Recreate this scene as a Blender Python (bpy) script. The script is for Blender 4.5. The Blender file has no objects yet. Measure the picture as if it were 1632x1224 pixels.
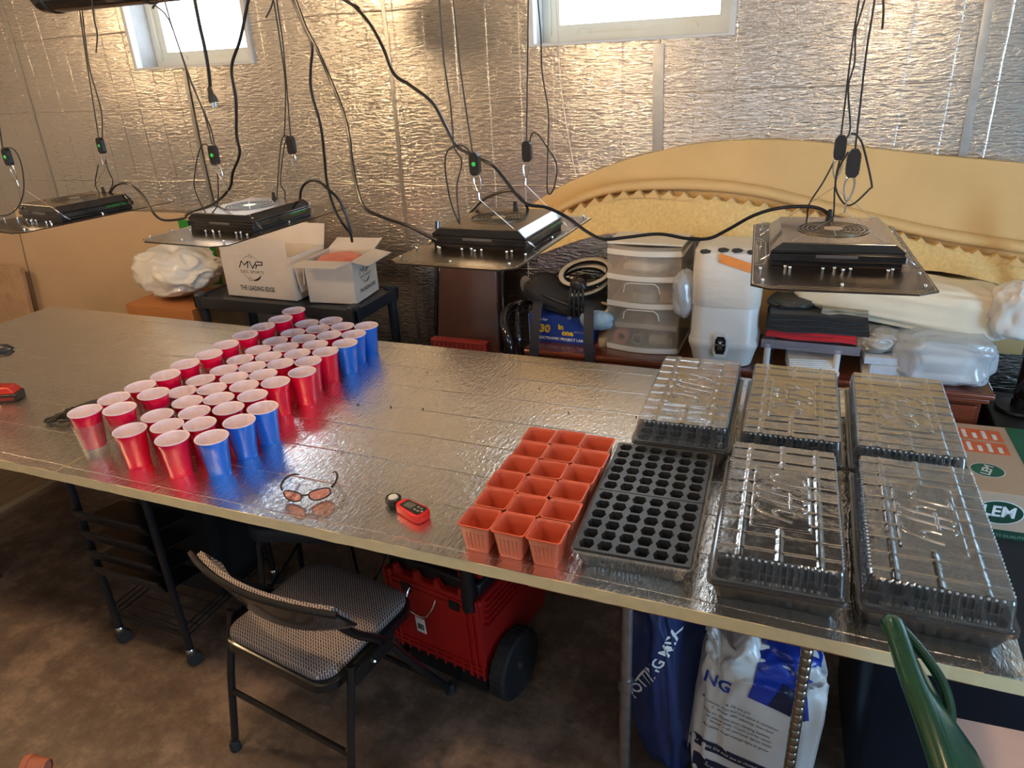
import bpy, math, random
import numpy as np
from math import sin, cos, pi, radians as rad
from mathutils import Vector, Matrix
from mathutils.bvhtree import BVHTree
from mathutils import noise as mnoise
random.seed(7)
C = bpy.context.scene.collection
S = bpy.context.scene
T = 0.80            # height of the foil covered table top above the floor
YW = 2.0            # foil wall behind the table

# ------------------------------------------------------------------ camera
F_PX, PITCH, YAW, ROLL = 1157.63, 0.4224, -0.4014, -0.0548
CAM = np.array([0.1025, -1.2432, 1.0853 + T])
cy_, sy_, cp_, sp_ = cos(YAW), sin(YAW), cos(PITCH), sin(PITCH)
fwd = np.array([sy_*cp_, cy_*cp_, -sp_]); rt = np.array([cy_, -sy_, 0.0]); up = np.cross(rt, fwd)
cr_, sr_ = cos(ROLL), sin(ROLL)
RT, UP = cr_*rt + sr_*up, -sr_*rt + cr_*up
cam = bpy.data.objects.new('camera', bpy.data.cameras.new('camera')); C.objects.link(cam)
M4 = Matrix.Identity(4)
for i in range(3):
    M4[i][0], M4[i][1], M4[i][2], M4[i][3] = RT[i], UP[i], -fwd[i], CAM[i]
cam.matrix_world = M4
cam.data.sensor_width = 36; cam.data.lens = F_PX*36/1632; cam.data.clip_start = 0.02
S.camera = cam
def ray(px, py): return RT*((px-816)/F_PX) + UP*(-(py-612)/F_PX) + fwd
def at_z(px, py, z):                     # z measured from the table top
    d = ray(px, py); t = (T+z-CAM[2])/d[2]; return CAM + t*d
def at_y(px, py, y):
    d = ray(px, py); t = (y-CAM[1])/d[1]; return CAM + t*d

# ------------------------------------------------------------------ world, lights, exposure
S.view_settings.view_transform = 'Standard'; S.view_settings.look = 'None'
S.view_settings.gamma = 1; S.view_settings.use_curve_mapping = False
S.view_settings.exposure = 0.12
w = bpy.data.worlds.new('sky'); S.world = w; w.use_nodes = True
bg = w.node_tree.nodes['Background']; bg.inputs[0].default_value = (0.80, 0.90, 1.0, 1); bg.inputs[1].default_value = 9.0
def light(name, kind, loc, energy, color, size=0.1, rot=(0,0,0), sy=None):
    l = bpy.data.lights.new(name, kind); l.energy = energy; l.color = color
    if kind == 'AREA':
        l.size = size
        if sy: l.shape = 'RECTANGLE'; l.size_y = sy
    else: l.shadow_soft_size = size
    o = bpy.data.objects.new(name, l); o.location = loc; o.rotation_euler = rot; C.objects.link(o); return o
WARM = (1.0, 0.70, 0.40)
light('ceiling_bulb_far_left', 'POINT', (-4.9, 0.3, 2.28), 24, WARM, 0.07)
light('ceiling_bulb_left', 'POINT', (-3.1, -0.15, 2.28), 38, WARM, 0.07)
light('ceiling_bulb_middle', 'POINT', (-1.35, -0.25, 2.28), 36, WARM, 0.07)
light('ceiling_bulb_right', 'POINT', (0.45, 0.0, 2.28), 17, WARM, 0.07)
light('daylight_doorway', 'AREA', (3.35, -0.9, 1.08), 120, (0.40, 0.68, 1.0), 2.0, (0, rad(90), 0), 1.4)
light('rear_fill_light', 'AREA', (-0.6, -3.3, 1.9), 13, (0.85, 0.92, 1.0), 2.2, (rad(68), 0, 0), 0.7)  # added fill behind the camera to soften shadows; no window stands there
for n_, x_ in (('window_portal_left', -2.99), ('window_portal_right', -0.68)):
    light(n_, 'AREA', (x_, YW+0.29, T+1.355), 1, (1, 1, 1), 0.84, (rad(-90), 0, 0), 0.46).data.cycles.is_portal = True

# ------------------------------------------------------------------ materials
MATS = {}
def nmat(name):
    m = bpy.data.materials.new(name); m.use_nodes = True; MATS[name] = m
    return m, m.node_tree.nodes, m.node_tree.links, m.node_tree.nodes['Principled BSDF']
def noise(N, L, scale, coord='Object', sc=(1,1,1), detail=4, rough=0.6):
    tc = N.new('ShaderNodeTexCoord'); mp = N.new('ShaderNodeMapping'); mp.inputs['Scale'].default_value = sc
    nz = N.new('ShaderNodeTexNoise'); nz.inputs['Scale'].default_value = scale; nz.inputs['Detail'].default_value = detail
    nz.inputs['Roughness'].default_value = rough
    L.new(tc.outputs[coord], mp.inputs[0]); L.new(mp.outputs[0], nz.inputs['Vector']); return nz
def mat(name, col, rough=0.5, metal=0.0, var=0.12, nscale=12, bump=0.0, bscale=60, coat=0.0, trans=0.0, alpha=1.0, spec=0.5, sheen=0.0, bdist=0.002, sc=(1,1,1)):
    if name in MATS: return MATS[name]
    m, N, L, b = nmat(name)
    b.inputs['Roughness'].default_value = rough; b.inputs['Metallic'].default_value = metal
    b.inputs['Coat Weight'].default_value = coat; b.inputs['Transmission Weight'].default_value = trans
    b.inputs['Alpha'].default_value = alpha; b.inputs['Specular IOR Level'].default_value = spec
    b.inputs['Sheen Weight'].default_value = sheen
    nz = noise(N, L, nscale, sc=sc); rp = N.new('ShaderNodeValToRGB')
    rp.color_ramp.elements[0].position = 0.3; rp.color_ramp.elements[1].position = 0.7
    rp.color_ramp.elements[0].color = tuple(c*(1-var) for c in col)+(1,); rp.color_ramp.elements[1].color = tuple(min(1, c*(1+var)) for c in col)+(1,)
    L.new(nz.outputs['Fac'], rp.inputs[0]); L.new(rp.outputs[0], b.inputs['Base Color'])
    if bump:
        n2 = noise(N, L, bscale, sc=sc); bp = N.new('ShaderNodeBump'); bp.inputs['Strength'].default_value = bump; bp.inputs['Distance'].default_value = bdist
        L.new(n2.outputs['Fac'], bp.inputs['Height']); L.new(bp.outputs[0], b.inputs['Normal'])
    return m
def math_(N, L, op, a, b=None):
    n = N.new('ShaderNodeMath'); n.operation = op
    for i, v in enumerate((a, b)):
        if v is None: continue
        if isinstance(v, (int, float)): n.inputs[i].default_value = v
        else: L.new(v, n.inputs[i])
    return n.outputs[0]
def foil(name, axes, col, rough, fine, fstr, lines, lstr):
    """crinkled aluminium facing: stretched fine wrinkles plus long straight creases"""
    m, N, L, b = nmat(name)
    b.inputs['Metallic'].default_value = 1.0; b.inputs['Base Color'].default_value = col+(1,)
    tc = N.new('ShaderNodeTexCoord'); sp = N.new('ShaderNodeSeparateXYZ')
    L.new(tc.outputs['Object'], sp.inputs[0])
    n1 = noise(N, L, 1.0, sc=fine, detail=3, rough=0.55)
    n1.inputs['Distortion'].default_value = 0.6
    n2 = noise(N, L, 2.2, detail=2); 
    wob = noise(N, L, 1.3, detail=3)
    h = math_(N, L, 'MULTIPLY', math_(N, L, 'MULTIPLY', n1.outputs['Fac'], math_(N, L, 'ADD', math_(N, L, 'MULTIPLY', n2.outputs['Fac'], 1.6), 0.1)), fstr)
    for ax, pitch, wgt in lines:
        u = math_(N, L, 'ADD', math_(N, L, 'DIVIDE', sp.outputs[ax], pitch), math_(N, L, 'MULTIPLY', wob.outputs['Fac'], 0.18))
        fr = math_(N, L, 'ABSOLUTE', math_(N, L, 'SUBTRACT', math_(N, L, 'FRACT', u), 0.5))
        ln = math_(N, L, 'SUBTRACT', 1.0, math_(N, L, 'MINIMUM', math_(N, L, 'MULTIPLY', fr, pitch/0.0035), 1.0))
        h = math_(N, L, 'ADD', h, math_(N, L, 'MULTIPLY', ln, wgt*lstr))
    # broad dents of a hand-applied facing
    big = noise(N, L, 3.5, detail=1, sc=(1, 1, 1))
    h = math_(N, L, 'ADD', h, math_(N, L, 'MULTIPLY', big.outputs['Fac'], 0.9*lstr))
    bp = N.new('ShaderNodeBump'); bp.inputs['Strength'].default_value = 1.0; bp.inputs['Distance'].default_value = 0.001
    L.new(h, bp.inputs['Height']); L.new(bp.outputs[0], b.inputs['Normal'])
    rr = math_(N, L, 'ADD', math_(N, L, 'MULTIPLY', n2.outputs['Fac'], 0.03), rough)
    L.new(rr, b.inputs['Roughness'])
    return m
FOILW = foil('wall_foil', 'xz', (0.74, 0.71, 0.67), 0.215, (24, 20, 100), 4.3, ((0, 0.152, 0.75), (2, 0.39, 1.2)), 1.1)
FOILT = foil('table_foil', 'xy', (0.92, 0.90, 0.86), 0.235, (100, 38, 60), 2.8, ((1, 0.165, 1.0), (0, 0.405, 0.6)), 0.8)
def clear(name, tint=(1,1,1), gl=1.0, haze=0.03, rough=0.06, hcol=(0.8,0.85,0.9), base=0.0, bump=0.0):
    m, N, L, b = nmat(name); N.remove(b); out = N['Material Output']
    tr = N.new('ShaderNodeBsdfTransparent'); tr.inputs[0].default_value = tint+(1,)
    gs = N.new('ShaderNodeBsdfGlossy'); gs.inputs['Roughness'].default_value = rough
    df = N.new('ShaderNodeBsdfDiffuse'); df.inputs[0].default_value = hcol+(1,)
    geo = N.new('ShaderNodeNewGeometry'); dp = N.new('ShaderNodeVectorMath'); dp.operation = 'DOT_PRODUCT'
    L.new(geo.outputs['Normal'], dp.inputs[0]); L.new(geo.outputs['Incoming'], dp.inputs[1])
    c1 = math_(N, L, 'SUBTRACT', 1.0, math_(N, L, 'ABSOLUTE', dp.outputs['Value']))
    frs = math_(N, L, 'ADD', math_(N, L, 'MULTIPLY', math_(N, L, 'POWER', c1, 5.0), 0.92), 0.07)
    if bump:
        nb_ = noise(N, L, 14, detail=3); bp_ = N.new('ShaderNodeBump'); bp_.inputs['Strength'].default_value = bump; bp_.inputs['Distance'].default_value = 0.01
        L.new(nb_.outputs['Fac'], bp_.inputs['Height']); L.new(bp_.outputs[0], gs.inputs['Normal'])
    m1 = N.new('ShaderNodeMixShader'); m2 = N.new('ShaderNodeMixShader')
    L.new(math_(N, L, 'ADD', math_(N, L, 'MULTIPLY', frs, gl), base), m1.inputs[0])
    m2.inputs[0].default_value = haze
    L.new(tr.outputs[0], m2.inputs[1]); L.new(df.outputs[0], m2.inputs[2])
    L.new(m2.outputs[0], m1.inputs[1]); L.new(gs.outputs[0], m1.inputs[2]); L.new(m1.outputs[0], out.inputs[0])
    return m
CLEAR_LID = clear('lid_clear_plastic', (0.95, 0.95, 0.95), 1.5, 0.025, 0.07, base=0.03)
CLEAR_TOP = clear('lid_top_clear_plastic', (0.55, 0.54, 0.53), 1.4, 0.07, 0.19, (0.6, 0.6, 0.6), base=0.40, bump=0.35)
CLEAR_CUP = clear('cup_clear_plastic', (0.985, 0.985, 0.985), 0.9, 0.06, 0.06)
CLEAR_BAG = clear('bag_clear_film', (0.92, 0.94, 0.96), 1.3, 0.48, 0.18, (0.82, 0.88, 0.95))
CLEAR_RISER = clear('riser_clear_plastic', (0.80, 0.80, 0.86), 1.2, 0.25, 0.1, (0.6, 0.6, 0.68))
DRAWER_FILM = clear('drawer_frosted', (0.95, 0.92, 0.88), 0.9, 0.20, 0.2, (0.80, 0.72, 0.62))
GLASS = clear('window_glass', (0.97, 0.98, 1.0), 1.0, 0.02, 0.02)
LENS = clear('amber_lens', (1.0, 0.40, 0.26), 1.0, 0.10, 0.03, (0.9, 0.25, 0.12))
BLACK = mat('black_plastic', (0.012, 0.012, 0.014), 0.35)
GLOSSB = mat('gloss_black', (0.010, 0.010, 0.011), 0.12, coat=0.6)
CABLE = mat('black_cable', (0.008, 0.008, 0.009), 0.30, spec=0.35)
CORD = mat('black_cord', (0.012, 0.012, 0.013), 0.6)
CHROME = mat('bright_metal', (0.80, 0.80, 0.80), 0.18, 1.0, 0.05)
STEEL = mat('galvanised_steel', (0.42, 0.42, 0.42), 0.38, 1.0, 0.2, 30)
GREEN = mat('green_button', (0.02, 0.55, 0.10), 0.4)
WHITE = mat('white_plastic', (0.80, 0.79, 0.77), 0.35, var=0.03)
RED = mat('red_cup_plastic', (0.86, 0.003, 0.052), 0.22, var=0.04, coat=0.25, spec=0.35)
BLUE = mat('blue_cup_plastic', (0.001, 0.15, 0.80), 0.22, var=0.04, coat=0.25, spec=0.35)
CUPIN = mat('cup_white_inside', (0.76, 0.64, 0.73), 0.3, var=0.02)
POT = mat('terracotta_plastic', (0.62, 0.125, 0.065), 0.34, var=0.06, spec=0.4)
TRAYB = mat('black_tray_plastic', (0.028, 0.030, 0.034), 0.36, var=0.25, nscale=40)
TRAYN = mat('brown_black_tray', (0.035, 0.028, 0.024), 0.30, var=0.1)
SOIL = mat('dark_soil', (0.010, 0.007, 0.005), 0.9, var=0.8, nscale=150)
FOAM = mat('foam_core', (0.80, 0.64, 0.36), 0.75, var=0.06, nscale=30, bump=0.3, bscale=200, bdist=0.001)
PAPERB = mat('tan_board_face', (0.60, 0.44, 0.29), 0.7, var=0.06, nscale=3)
PLY = mat('plywood', (0.34, 0.15, 0.06), 0.6, var=0.25, nscale=6, sc=(1, 14, 14))
CARD = mat('cardboard_tan', (0.56, 0.38, 0.23), 0.8, var=0.05, nscale=6)
CARDO = mat('cardboard_orange_brown', (0.46, 0.19, 0.065), 0.75, var=0.08, nscale=5)
CARDW = mat('cardboard_white', (0.78, 0.70, 0.62), 0.6, var=0.03)
CARDP = mat('cardboard_pinkish', (0.72, 0.47, 0.38), 0.75, var=0.04)
INK = mat('black_ink', (0.02, 0.018, 0.016), 0.6)
WINK = mat('white_ink', (0.82, 0.82, 0.80), 0.6)
GOLD = mat('gold_trace', (0.72, 0.58, 0.38), 0.35, 1.0)
LAMPPL = mat('anodised_plate', (0.085, 0.060, 0.045), 0.27, 0.9, 0.06, 60)
LAMPBX = mat('driver_housing', (0.012, 0.012, 0.013), 0.16, coat=0.5)
LAMPTOP = mat('driver_top', (0.30, 0.22, 0.15), 0.22, 1.0, 0.05)
MAHOG = mat('mahogany', (0.15, 0.035, 0.016), 0.22, var=0.35, nscale=5, sc=(1, 12, 12), coat=0.4)
VINYL = mat('window_vinyl', (0.78, 0.76, 0.66), 0.4, var=0.03)
BLOCK = mat('painted_block', (0.62, 0.62, 0.60), 0.85, var=0.1, nscale=9, bump=0.5, bscale=90)
NAVY = mat('navy_plastic', (0.005, 0.010, 0.022), 0.35)
RACKB = mat('slate_plastic', (0.022, 0.026, 0.033), 0.42, var=0.15)
REDT = mat('toolbox_red', (0.42, 0.012, 0.010), 0.42, var=0.08)
RUBBER = mat('black_rubber', (0.016, 0.016, 0.017), 0.7, var=0.3, nscale=40)
SILVERTAPE = mat('silver_tape', (0.55, 0.54, 0.52), 0.35, 1.0, 0.1, 20, bump=0.5, bscale=50)
YFOAM = mat('yellow_foam', (0.74, 0.50, 0.22), 0.85, var=0.05, nscale=4)
YFOAMP = mat('yellow_foam_porous', (0.80, 0.57, 0.24), 0.9, var=0.12, nscale=70, bump=0.8, bscale=110, bdist=0.004)
LEATH = mat('brown_leather', (0.055, 0.022, 0.016), 0.38, var=0.12, bump=0.3, bscale=180, bdist=0.001)
GREENP = mat('dark_green_resin', (0.006, 0.045, 0.022), 0.22, var=0.2, coat=0.3)
CONC_ = None

# ------------------------------------------------------------------ mesh kit
class MB:
    def __init__(s): s.v = []; s.f = []; s.m = []; s.mi = 0; s.X = Matrix.Identity(4)
    def add(s, vs, fs):
        o = len(s.v); s.v += [tuple(s.X @ Vector(v)) for v in vs]
        s.f += [tuple(o+i for i in f) for f in fs]; s.m += [s.mi]*len(fs); return s
    def box(s, x0, x1, y0, y1, z0, z1):
        return s.add([(x,y,z) for z in (z0,z1) for y in (y0,y1) for x in (x0,x1)], [(0,2,3,1),(4,5,7,6),(0,1,5,4),(2,6,7,3),(0,4,6,2),(1,3,7,5)])
    def hexa(s, a, b):      # lower quad a, upper quad b (ccw from above)
        return s.add(list(a)+list(b), [(3,2,1,0),(4,5,6,7)]+[(i,(i+1)%4,4+(i+1)%4,4+i) for i in range(4)])
    def prism(s, poly, z0, z1):
        n = len(poly)
        return s.add([(x,y,z0) for x,y in poly]+[(x,y,z1) for x,y in poly], [tuple(range(n))[::-1], tuple(range(n,2*n))]+[(i,(i+1)%n,n+(i+1)%n,n+i) for i in range(n)])
    def lathe(s, prof, n=24, c=(0,0,0), cap=False):
        vs = [(c[0]+r*cos(2*pi*i/n), c[1]+r*sin(2*pi*i/n), c[2]+z) for r,z in prof for i in range(n)]
        fs = [(j*n+i, j*n+(i+1)%n, (j+1)*n+(i+1)%n, (j+1)*n+i) for j in range(len(prof)-1) for i in range(n)]
        if cap: fs += [tuple(range(n))[::-1], tuple(range((len(prof)-1)*n, len(prof)*n))]
        return s.add(vs, fs)
    def tube(s, path, r, n=8, closed=False):
        P = [Vector(p) for p in path]; m = len(P); R = r if isinstance(r, (list, tuple)) else [r]*m
        vs = []; fs = []; prev = None
        for i in range(m):
            a = P[(i-1) % m] if (closed or i) else P[0]; b = P[(i+1) % m] if (closed or i < m-1) else P[-1]
            t = (b-a).normalized() if (b-a).length > 1e-9 else Vector((0,0,1))
            if prev is None: u = t.orthogonal().normalized()
            else:
                u = prev - t*prev.dot(t); u = u.normalized() if u.length > 1e-6 else t.orthogonal().normalized()
            prev = u; v = t.cross(u)
            vs += [tuple(P[i] + (u*cos(2*pi*k/n) + v*sin(2*pi*k/n))*R[i]) for k in range(n)]
        for i in range(m if closed else m-1):
            j = (i+1) % m
            fs += [(i*n+k, i*n+(k+1)%n, j*n+(k+1)%n, j*n+k) for k in range(n)]
        if not closed: fs += [tuple(range(n))[::-1], tuple(range((m-1)*n, m*n))]
        return s.add(vs, fs)
    def grid(s, fn, nu, nv, cu=False, double=None):
        vs = [fn(i/nu, j/nv) for j in range(nv+1) for i in range(nu+1)]
        return s.add(vs, [(j*(nu+1)+i, j*(nu+1)+i+1, (j+1)*(nu+1)+i+1, (j+1)*(nu+1)+i) for j in range(nv) for i in range(nu)])
    def slab(s, fn, th, nu, nv):      # closed sheet: fn(u,v) and the same moved by th
        a = [Vector(fn(i/nu, j/nv)) for j in range(nv+1) for i in range(nu+1)]; th = Vector(th)
        n = len(a); W = nu+1
        vs = [tuple(p) for p in a]+[tuple(p+th) for p in a]
        q = [(j*W+i, j*W+i+1, (j+1)*W+i+1, (j+1)*W+i) for j in range(nv) for i in range(nu)]
        fs = q + [tuple(n+k for k in f[::-1]) for f in q]
        rim = [i for i in range(W)] + [j*W+nu for j in range(1, nv+1)] + [nv*W+i for i in range(nu-1, -1, -1)] + [j*W for j in range(nv-1, 0, -1)]
        fs += [(rim[(k+1) % len(rim)], rim[k], n+rim[k], n+rim[(k+1) % len(rim)]) for k in range(len(rim))]
        return s.add(vs, fs)
    def ball(s, c, r, n=14, sq=1.0, nz=0.0, seed=0):
        rnd = random.Random(seed); ph = [rnd.uniform(0, 6.28) for _ in range(8)]
        r = r if isinstance(r, (tuple, list)) else (r, r, r); vs = []; fs = []; m = n
        sg = lambda t: math.copysign(abs(t)**sq, t)
        for j in range(m//2+1):
            th = pi*j/(m//2)
            for i in range(m):
                a = 2*pi*i/m; x, y, z = sin(th)*cos(a), sin(th)*sin(a), cos(th)
                k = 1+nz*(sin(5*x+3*z+ph[0])*.5+sin(7*y-4*z+ph[1])*.4+sin(11*z+9*x+ph[2])*.25+sin(13*y+8*x+ph[3])*.2)
                vs.append((c[0]+r[0]*sg(x)*k, c[1]+r[1]*sg(y)*k, c[2]+r[2]*sg(z)*k))
        for j in range(m//2):
            for i in range(m): fs.append((j*m+i, (j+1)*m+i, (j+1)*m+(i+1)%m, j*m+(i+1)%m))
        return s.add(vs, fs)
    def build(s, name, mats, parent=None, smooth=True, bevel=0, ang=35):
        me = bpy.data.meshes.new(name); me.from_pydata(s.v, [], s.f)
        ml = mats if isinstance(mats, (list, tuple)) else [mats]
        for m in ml: me.materials.append(m)
        if len(ml) > 1: me.polygons.foreach_set('material_index', s.m)
        me.validate(); me.update()
        if smooth:
            me.polygons.foreach_set('use_smooth', [True]*len(me.polygons)); me.set_sharp_from_angle(angle=rad(ang))
        o = bpy.data.objects.new(name, me); C.objects.link(o)
        if parent: o.parent = parent
        if bevel:
            b = o.modifiers.new('bevel', 'BEVEL'); b.width = bevel; b.segments = 2; b.limit_method = 'ANGLE'; b.angle_limit = rad(40)
        return o
def tag(o, label=None, cat=None, group=None, kind=None):
    if label: o['label'] = label
    if cat: o['category'] = cat
    if group: o['group'] = group
    if kind: o['kind'] = kind
    return o
def thing(name, label, cat, loc=(0,0,0), rz=0, group=None):
    o = bpy.data.objects.new(name, None); o.empty_display_size = 0.05; C.objects.link(o); o.location = loc; o.rotation_euler = (0,0,rz)
    return tag(o, label, cat, group)
def dup(root, loc=None, rz=None, label=None, group=None):
    r = root.copy(); C.objects.link(r)
    if loc is not None: r.location = loc
    if rz is not None: r.rotation_euler = (0,0,rz)
    if label: r['label'] = label
    if group: r['group'] = group
    for ch in list(root.children):
        c = ch.copy(); C.objects.link(c); c.parent = r
        for g in list(ch.children):
            d = g.copy(); C.objects.link(d); d.parent = c
    return r
def spline(P, k=6, closed=False):
    P = [np.array(p, float) for p in P]; out = []; n = len(P)
    for i in range(n if closed else n-1):
        g = lambda j: P[j % n] if closed else P[min(max(j, 0), n-1)]
        a, b, c, d = g(i-1), g(i), g(i+1), g(i+2)
        for t in np.linspace(0, 1, k, endpoint=False):
            out.append(0.5*((2*b)+(-a+c)*t+(2*a-5*b+4*c-d)*t*t+(-a+3*b-3*c+d)*t**3))
    if not closed: out.append(P[-1])
    return [tuple(p) for p in out]
def text_data(s, size=1.0, shear=0.0, bold=0.0, ext=0.0, outline=0.0, sx=1.0, res=2, space=1.0):
    cu = bpy.data.curves.new('t', 'FONT'); cu.body = s; cu.size = size; cu.shear = shear; cu.offset = bold; cu.extrude = ext
    cu.align_x = 'CENTER'; cu.align_y = 'CENTER'; cu.resolution_u = res; cu.space_character = space
    if outline: cu.fill_mode = 'NONE'; cu.bevel_depth = outline; cu.bevel_resolution = 1
    o = bpy.data.objects.new('t', cu); C.objects.link(o)
    me = bpy.data.meshes.new_from_object(o.evaluated_get(bpy.context.evaluated_depsgraph_get()))
    v = [(p.co.x*sx, p.co.y, p.co.z) for p in me.vertices]; f = [tuple(p.vertices) for p in me.polygons]
    bpy.data.objects.remove(o); bpy.data.curves.remove(cu); bpy.data.meshes.remove(me)
    return v, f
def frame(o, x, y):       # matrix: origin o, local x along x, local y along y
    x = Vector(x).normalized(); y = Vector(y); y = (y - x*y.dot(x)).normalized(); z = x.cross(y)
    m = Matrix.Identity(4)
    for i in range(3): m[i][0], m[i][1], m[i][2], m[i][3] = x[i], y[i], z[i], o[i]
    return m
def text_on(name, s, size, m, matl, parent, **k):
    v, f = text_data(s, size, **k); b = MB(); b.X = m; b.add(v, f); return b.build(name, matl, parent, smooth=False)
def project(mb, target, direction, off=0.0015):   # lay flat artwork onto a curved surface
    bvh = BVHTree.FromPolygons([v.co.copy() for v in target.data.vertices], [tuple(p.vertices) for p in target.data.polygons])
    d = Vector(direction).normalized(); out = []
    for v in mb.v:
        p = Vector(v) - d*0.6; hit = bvh.ray_cast(p, d)
        out.append(tuple(hit[0]-d*off) if hit[0] is not None else None)
    ok = [p is not None for p in out]
    mb.f, mb.m = zip(*[(f, mm) for f, mm in zip(mb.f, mb.m) if all(ok[i] for i in f)]) if any(all(ok[i] for i in f) for f in mb.f) else ([], [])
    mb.v = [p or (0,0,0) for p in out]; return mb
def rrect(w, l, r, n=5):
    o = []
    for cx, cy, a0 in ((w/2-r, l/2-r, 0), (-w/2+r, l/2-r, 90), (-w/2+r, -l/2+r, 180), (w/2-r, -l/2+r, 270)):
        for i in range(n+1): a = rad(a0+90*i/n); o.append((cx+r*cos(a), cy+r*sin(a)))
    return o
def pts(L, y): return [at_y(p[0], p[1], p[2] if len(p) > 2 else y) for p in L]
# ================================================================== SETTING
X0, X1, Y0, ZC = -6.2, 3.4, -3.4, 2.40
m, N, L, b = nmat('concrete_floor')
n1 = noise(N, L, 1.6, detail=8, rough=0.7); n2 = noise(N, L, 9, detail=6, rough=0.75)
rp = N.new('ShaderNodeValToRGB'); e = rp.color_ramp.elements; e[0].position = 0.40; e[1].position = 0.60
e[0].color = (0.055, 0.036, 0.026, 1); e[1].color = (0.26, 0.180, 0.130, 1); e2 = e.new(0.5); e2.color = (0.122, 0.084, 0.060, 1)
L.new(math_(N, L, 'ADD', math_(N, L, 'MULTIPLY', n1.outputs['Fac'], 0.6), math_(N, L, 'MULTIPLY', n2.outputs['Fac'], 0.4)), rp.inputs[0])
L.new(rp.outputs[0], b.inputs['Base Color']); b.inputs['Roughness'].default_value = 0.55
bp = N.new('ShaderNodeBump'); bp.inputs['Strength'].default_value = 0.35; bp.inputs['Distance'].default_value = 0.004
n3 = noise(N, L, 35, detail=5); L.new(n3.outputs['Fac'], bp.inputs['Height']); L.new(bp.outputs[0], b.inputs['Normal'])
tag(MB().box(X0, X1, Y0, YW+0.3, -0.1, 0).build('floor', m, smooth=False), kind='structure')
JOIST = mat('joist_wood', (0.66, 0.58, 0.47), 0.7, var=0.2, nscale=4, sc=(14, 1, 14))
mb = MB().box(X0, X1, Y0, YW+0.3, ZC, ZC+0.05)
x = X0+0.2
while x < X1: mb.box(x, x+0.04, Y0, YW, ZC-0.02, ZC); x += 0.4
tag(mb.build('ceiling', JOIST, smooth=False), kind='structure')
WALLP = mat('basement_wall', (0.50, 0.46, 0.40), 0.8, var=0.1, nscale=3, bump=0.3)
tag(MB().box(X0-0.1, X0, Y0, YW+0.3, 0, ZC).build('wall_left', WALLP, smooth=False), kind='structure')
tag(MB().box(X1, X1+0.1, Y0, YW+0.3, 0, ZC).build('wall_right', WALLP, smooth=False), kind='structure')
tag(MB().box(X0, X1, Y0-0.1, Y0, 0, ZC).build('wall_front', WALLP, smooth=False), kind='structure')
WIN = [(-3.39, -2.59), (-1.10, -0.255)]; WZ0, WZ1 = T+1.125, T+1.585
# block wall behind the foil, with the two window openings
mb = MB(); xs = X0
for a, c in WIN: mb.box(xs, a, YW+0.03, YW+0.30, 0, ZC); mb.box(a, c, YW+0.03, YW+0.30, 0, WZ0); mb.box(a, c, YW+0.03, YW+0.30, WZ1, ZC); xs = c
mb.box(xs, X1, YW+0.03, YW+0.30, 0, ZC)
wall = tag(mb.build('wall_back', BLOCK, smooth=False), kind='structure')
seams = [-6.2, -5.51, -4.29, -3.06, -1.81, -0.54, 0.60, 1.82, 3.04, 3.4]
for i in range(len(seams)-1):
    a, c = seams[i]+0.002, seams[i+1]-0.002; y0 = YW + (0.004 if i % 2 else 0.0)
    mb = MB(); cur = a; hit = False
    for wa, wc in WIN:
        l, r = max(wa, a), min(wc, c)
        if l < r:
            if l > cur: mb.box(cur, l, y0, YW+0.03, 0, ZC-0.02)
            mb.box(l, r, y0, YW+0.03, 0, WZ0); mb.box(l, r, y0, YW+0.03, WZ1, ZC-0.02); cur = r
    if cur < c: mb.box(cur, c, y0, YW+0.03, 0, ZC-0.02)
    mb.build('foil_panel', FOILW, wall, smooth=False)
for i, (xa, wd) in enumerate(((-4.29, 0.018), (-1.81, 0.020), (-0.54, 0.045), (0.60, 0.03), (-3.06, 0.025))):
    MB().grid(lambda u, v: (xa+(u-.5)*wd+0.006*sin(v*9+i), YW-0.0015-0.001*sin(u*pi), 0.05+v*((ZC-0.08) if xa in (-4.29, -1.81, 0.60) else WZ0-0.07)), 2, 24).build('tape_strip', SILVERTAPE, wall)
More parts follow.
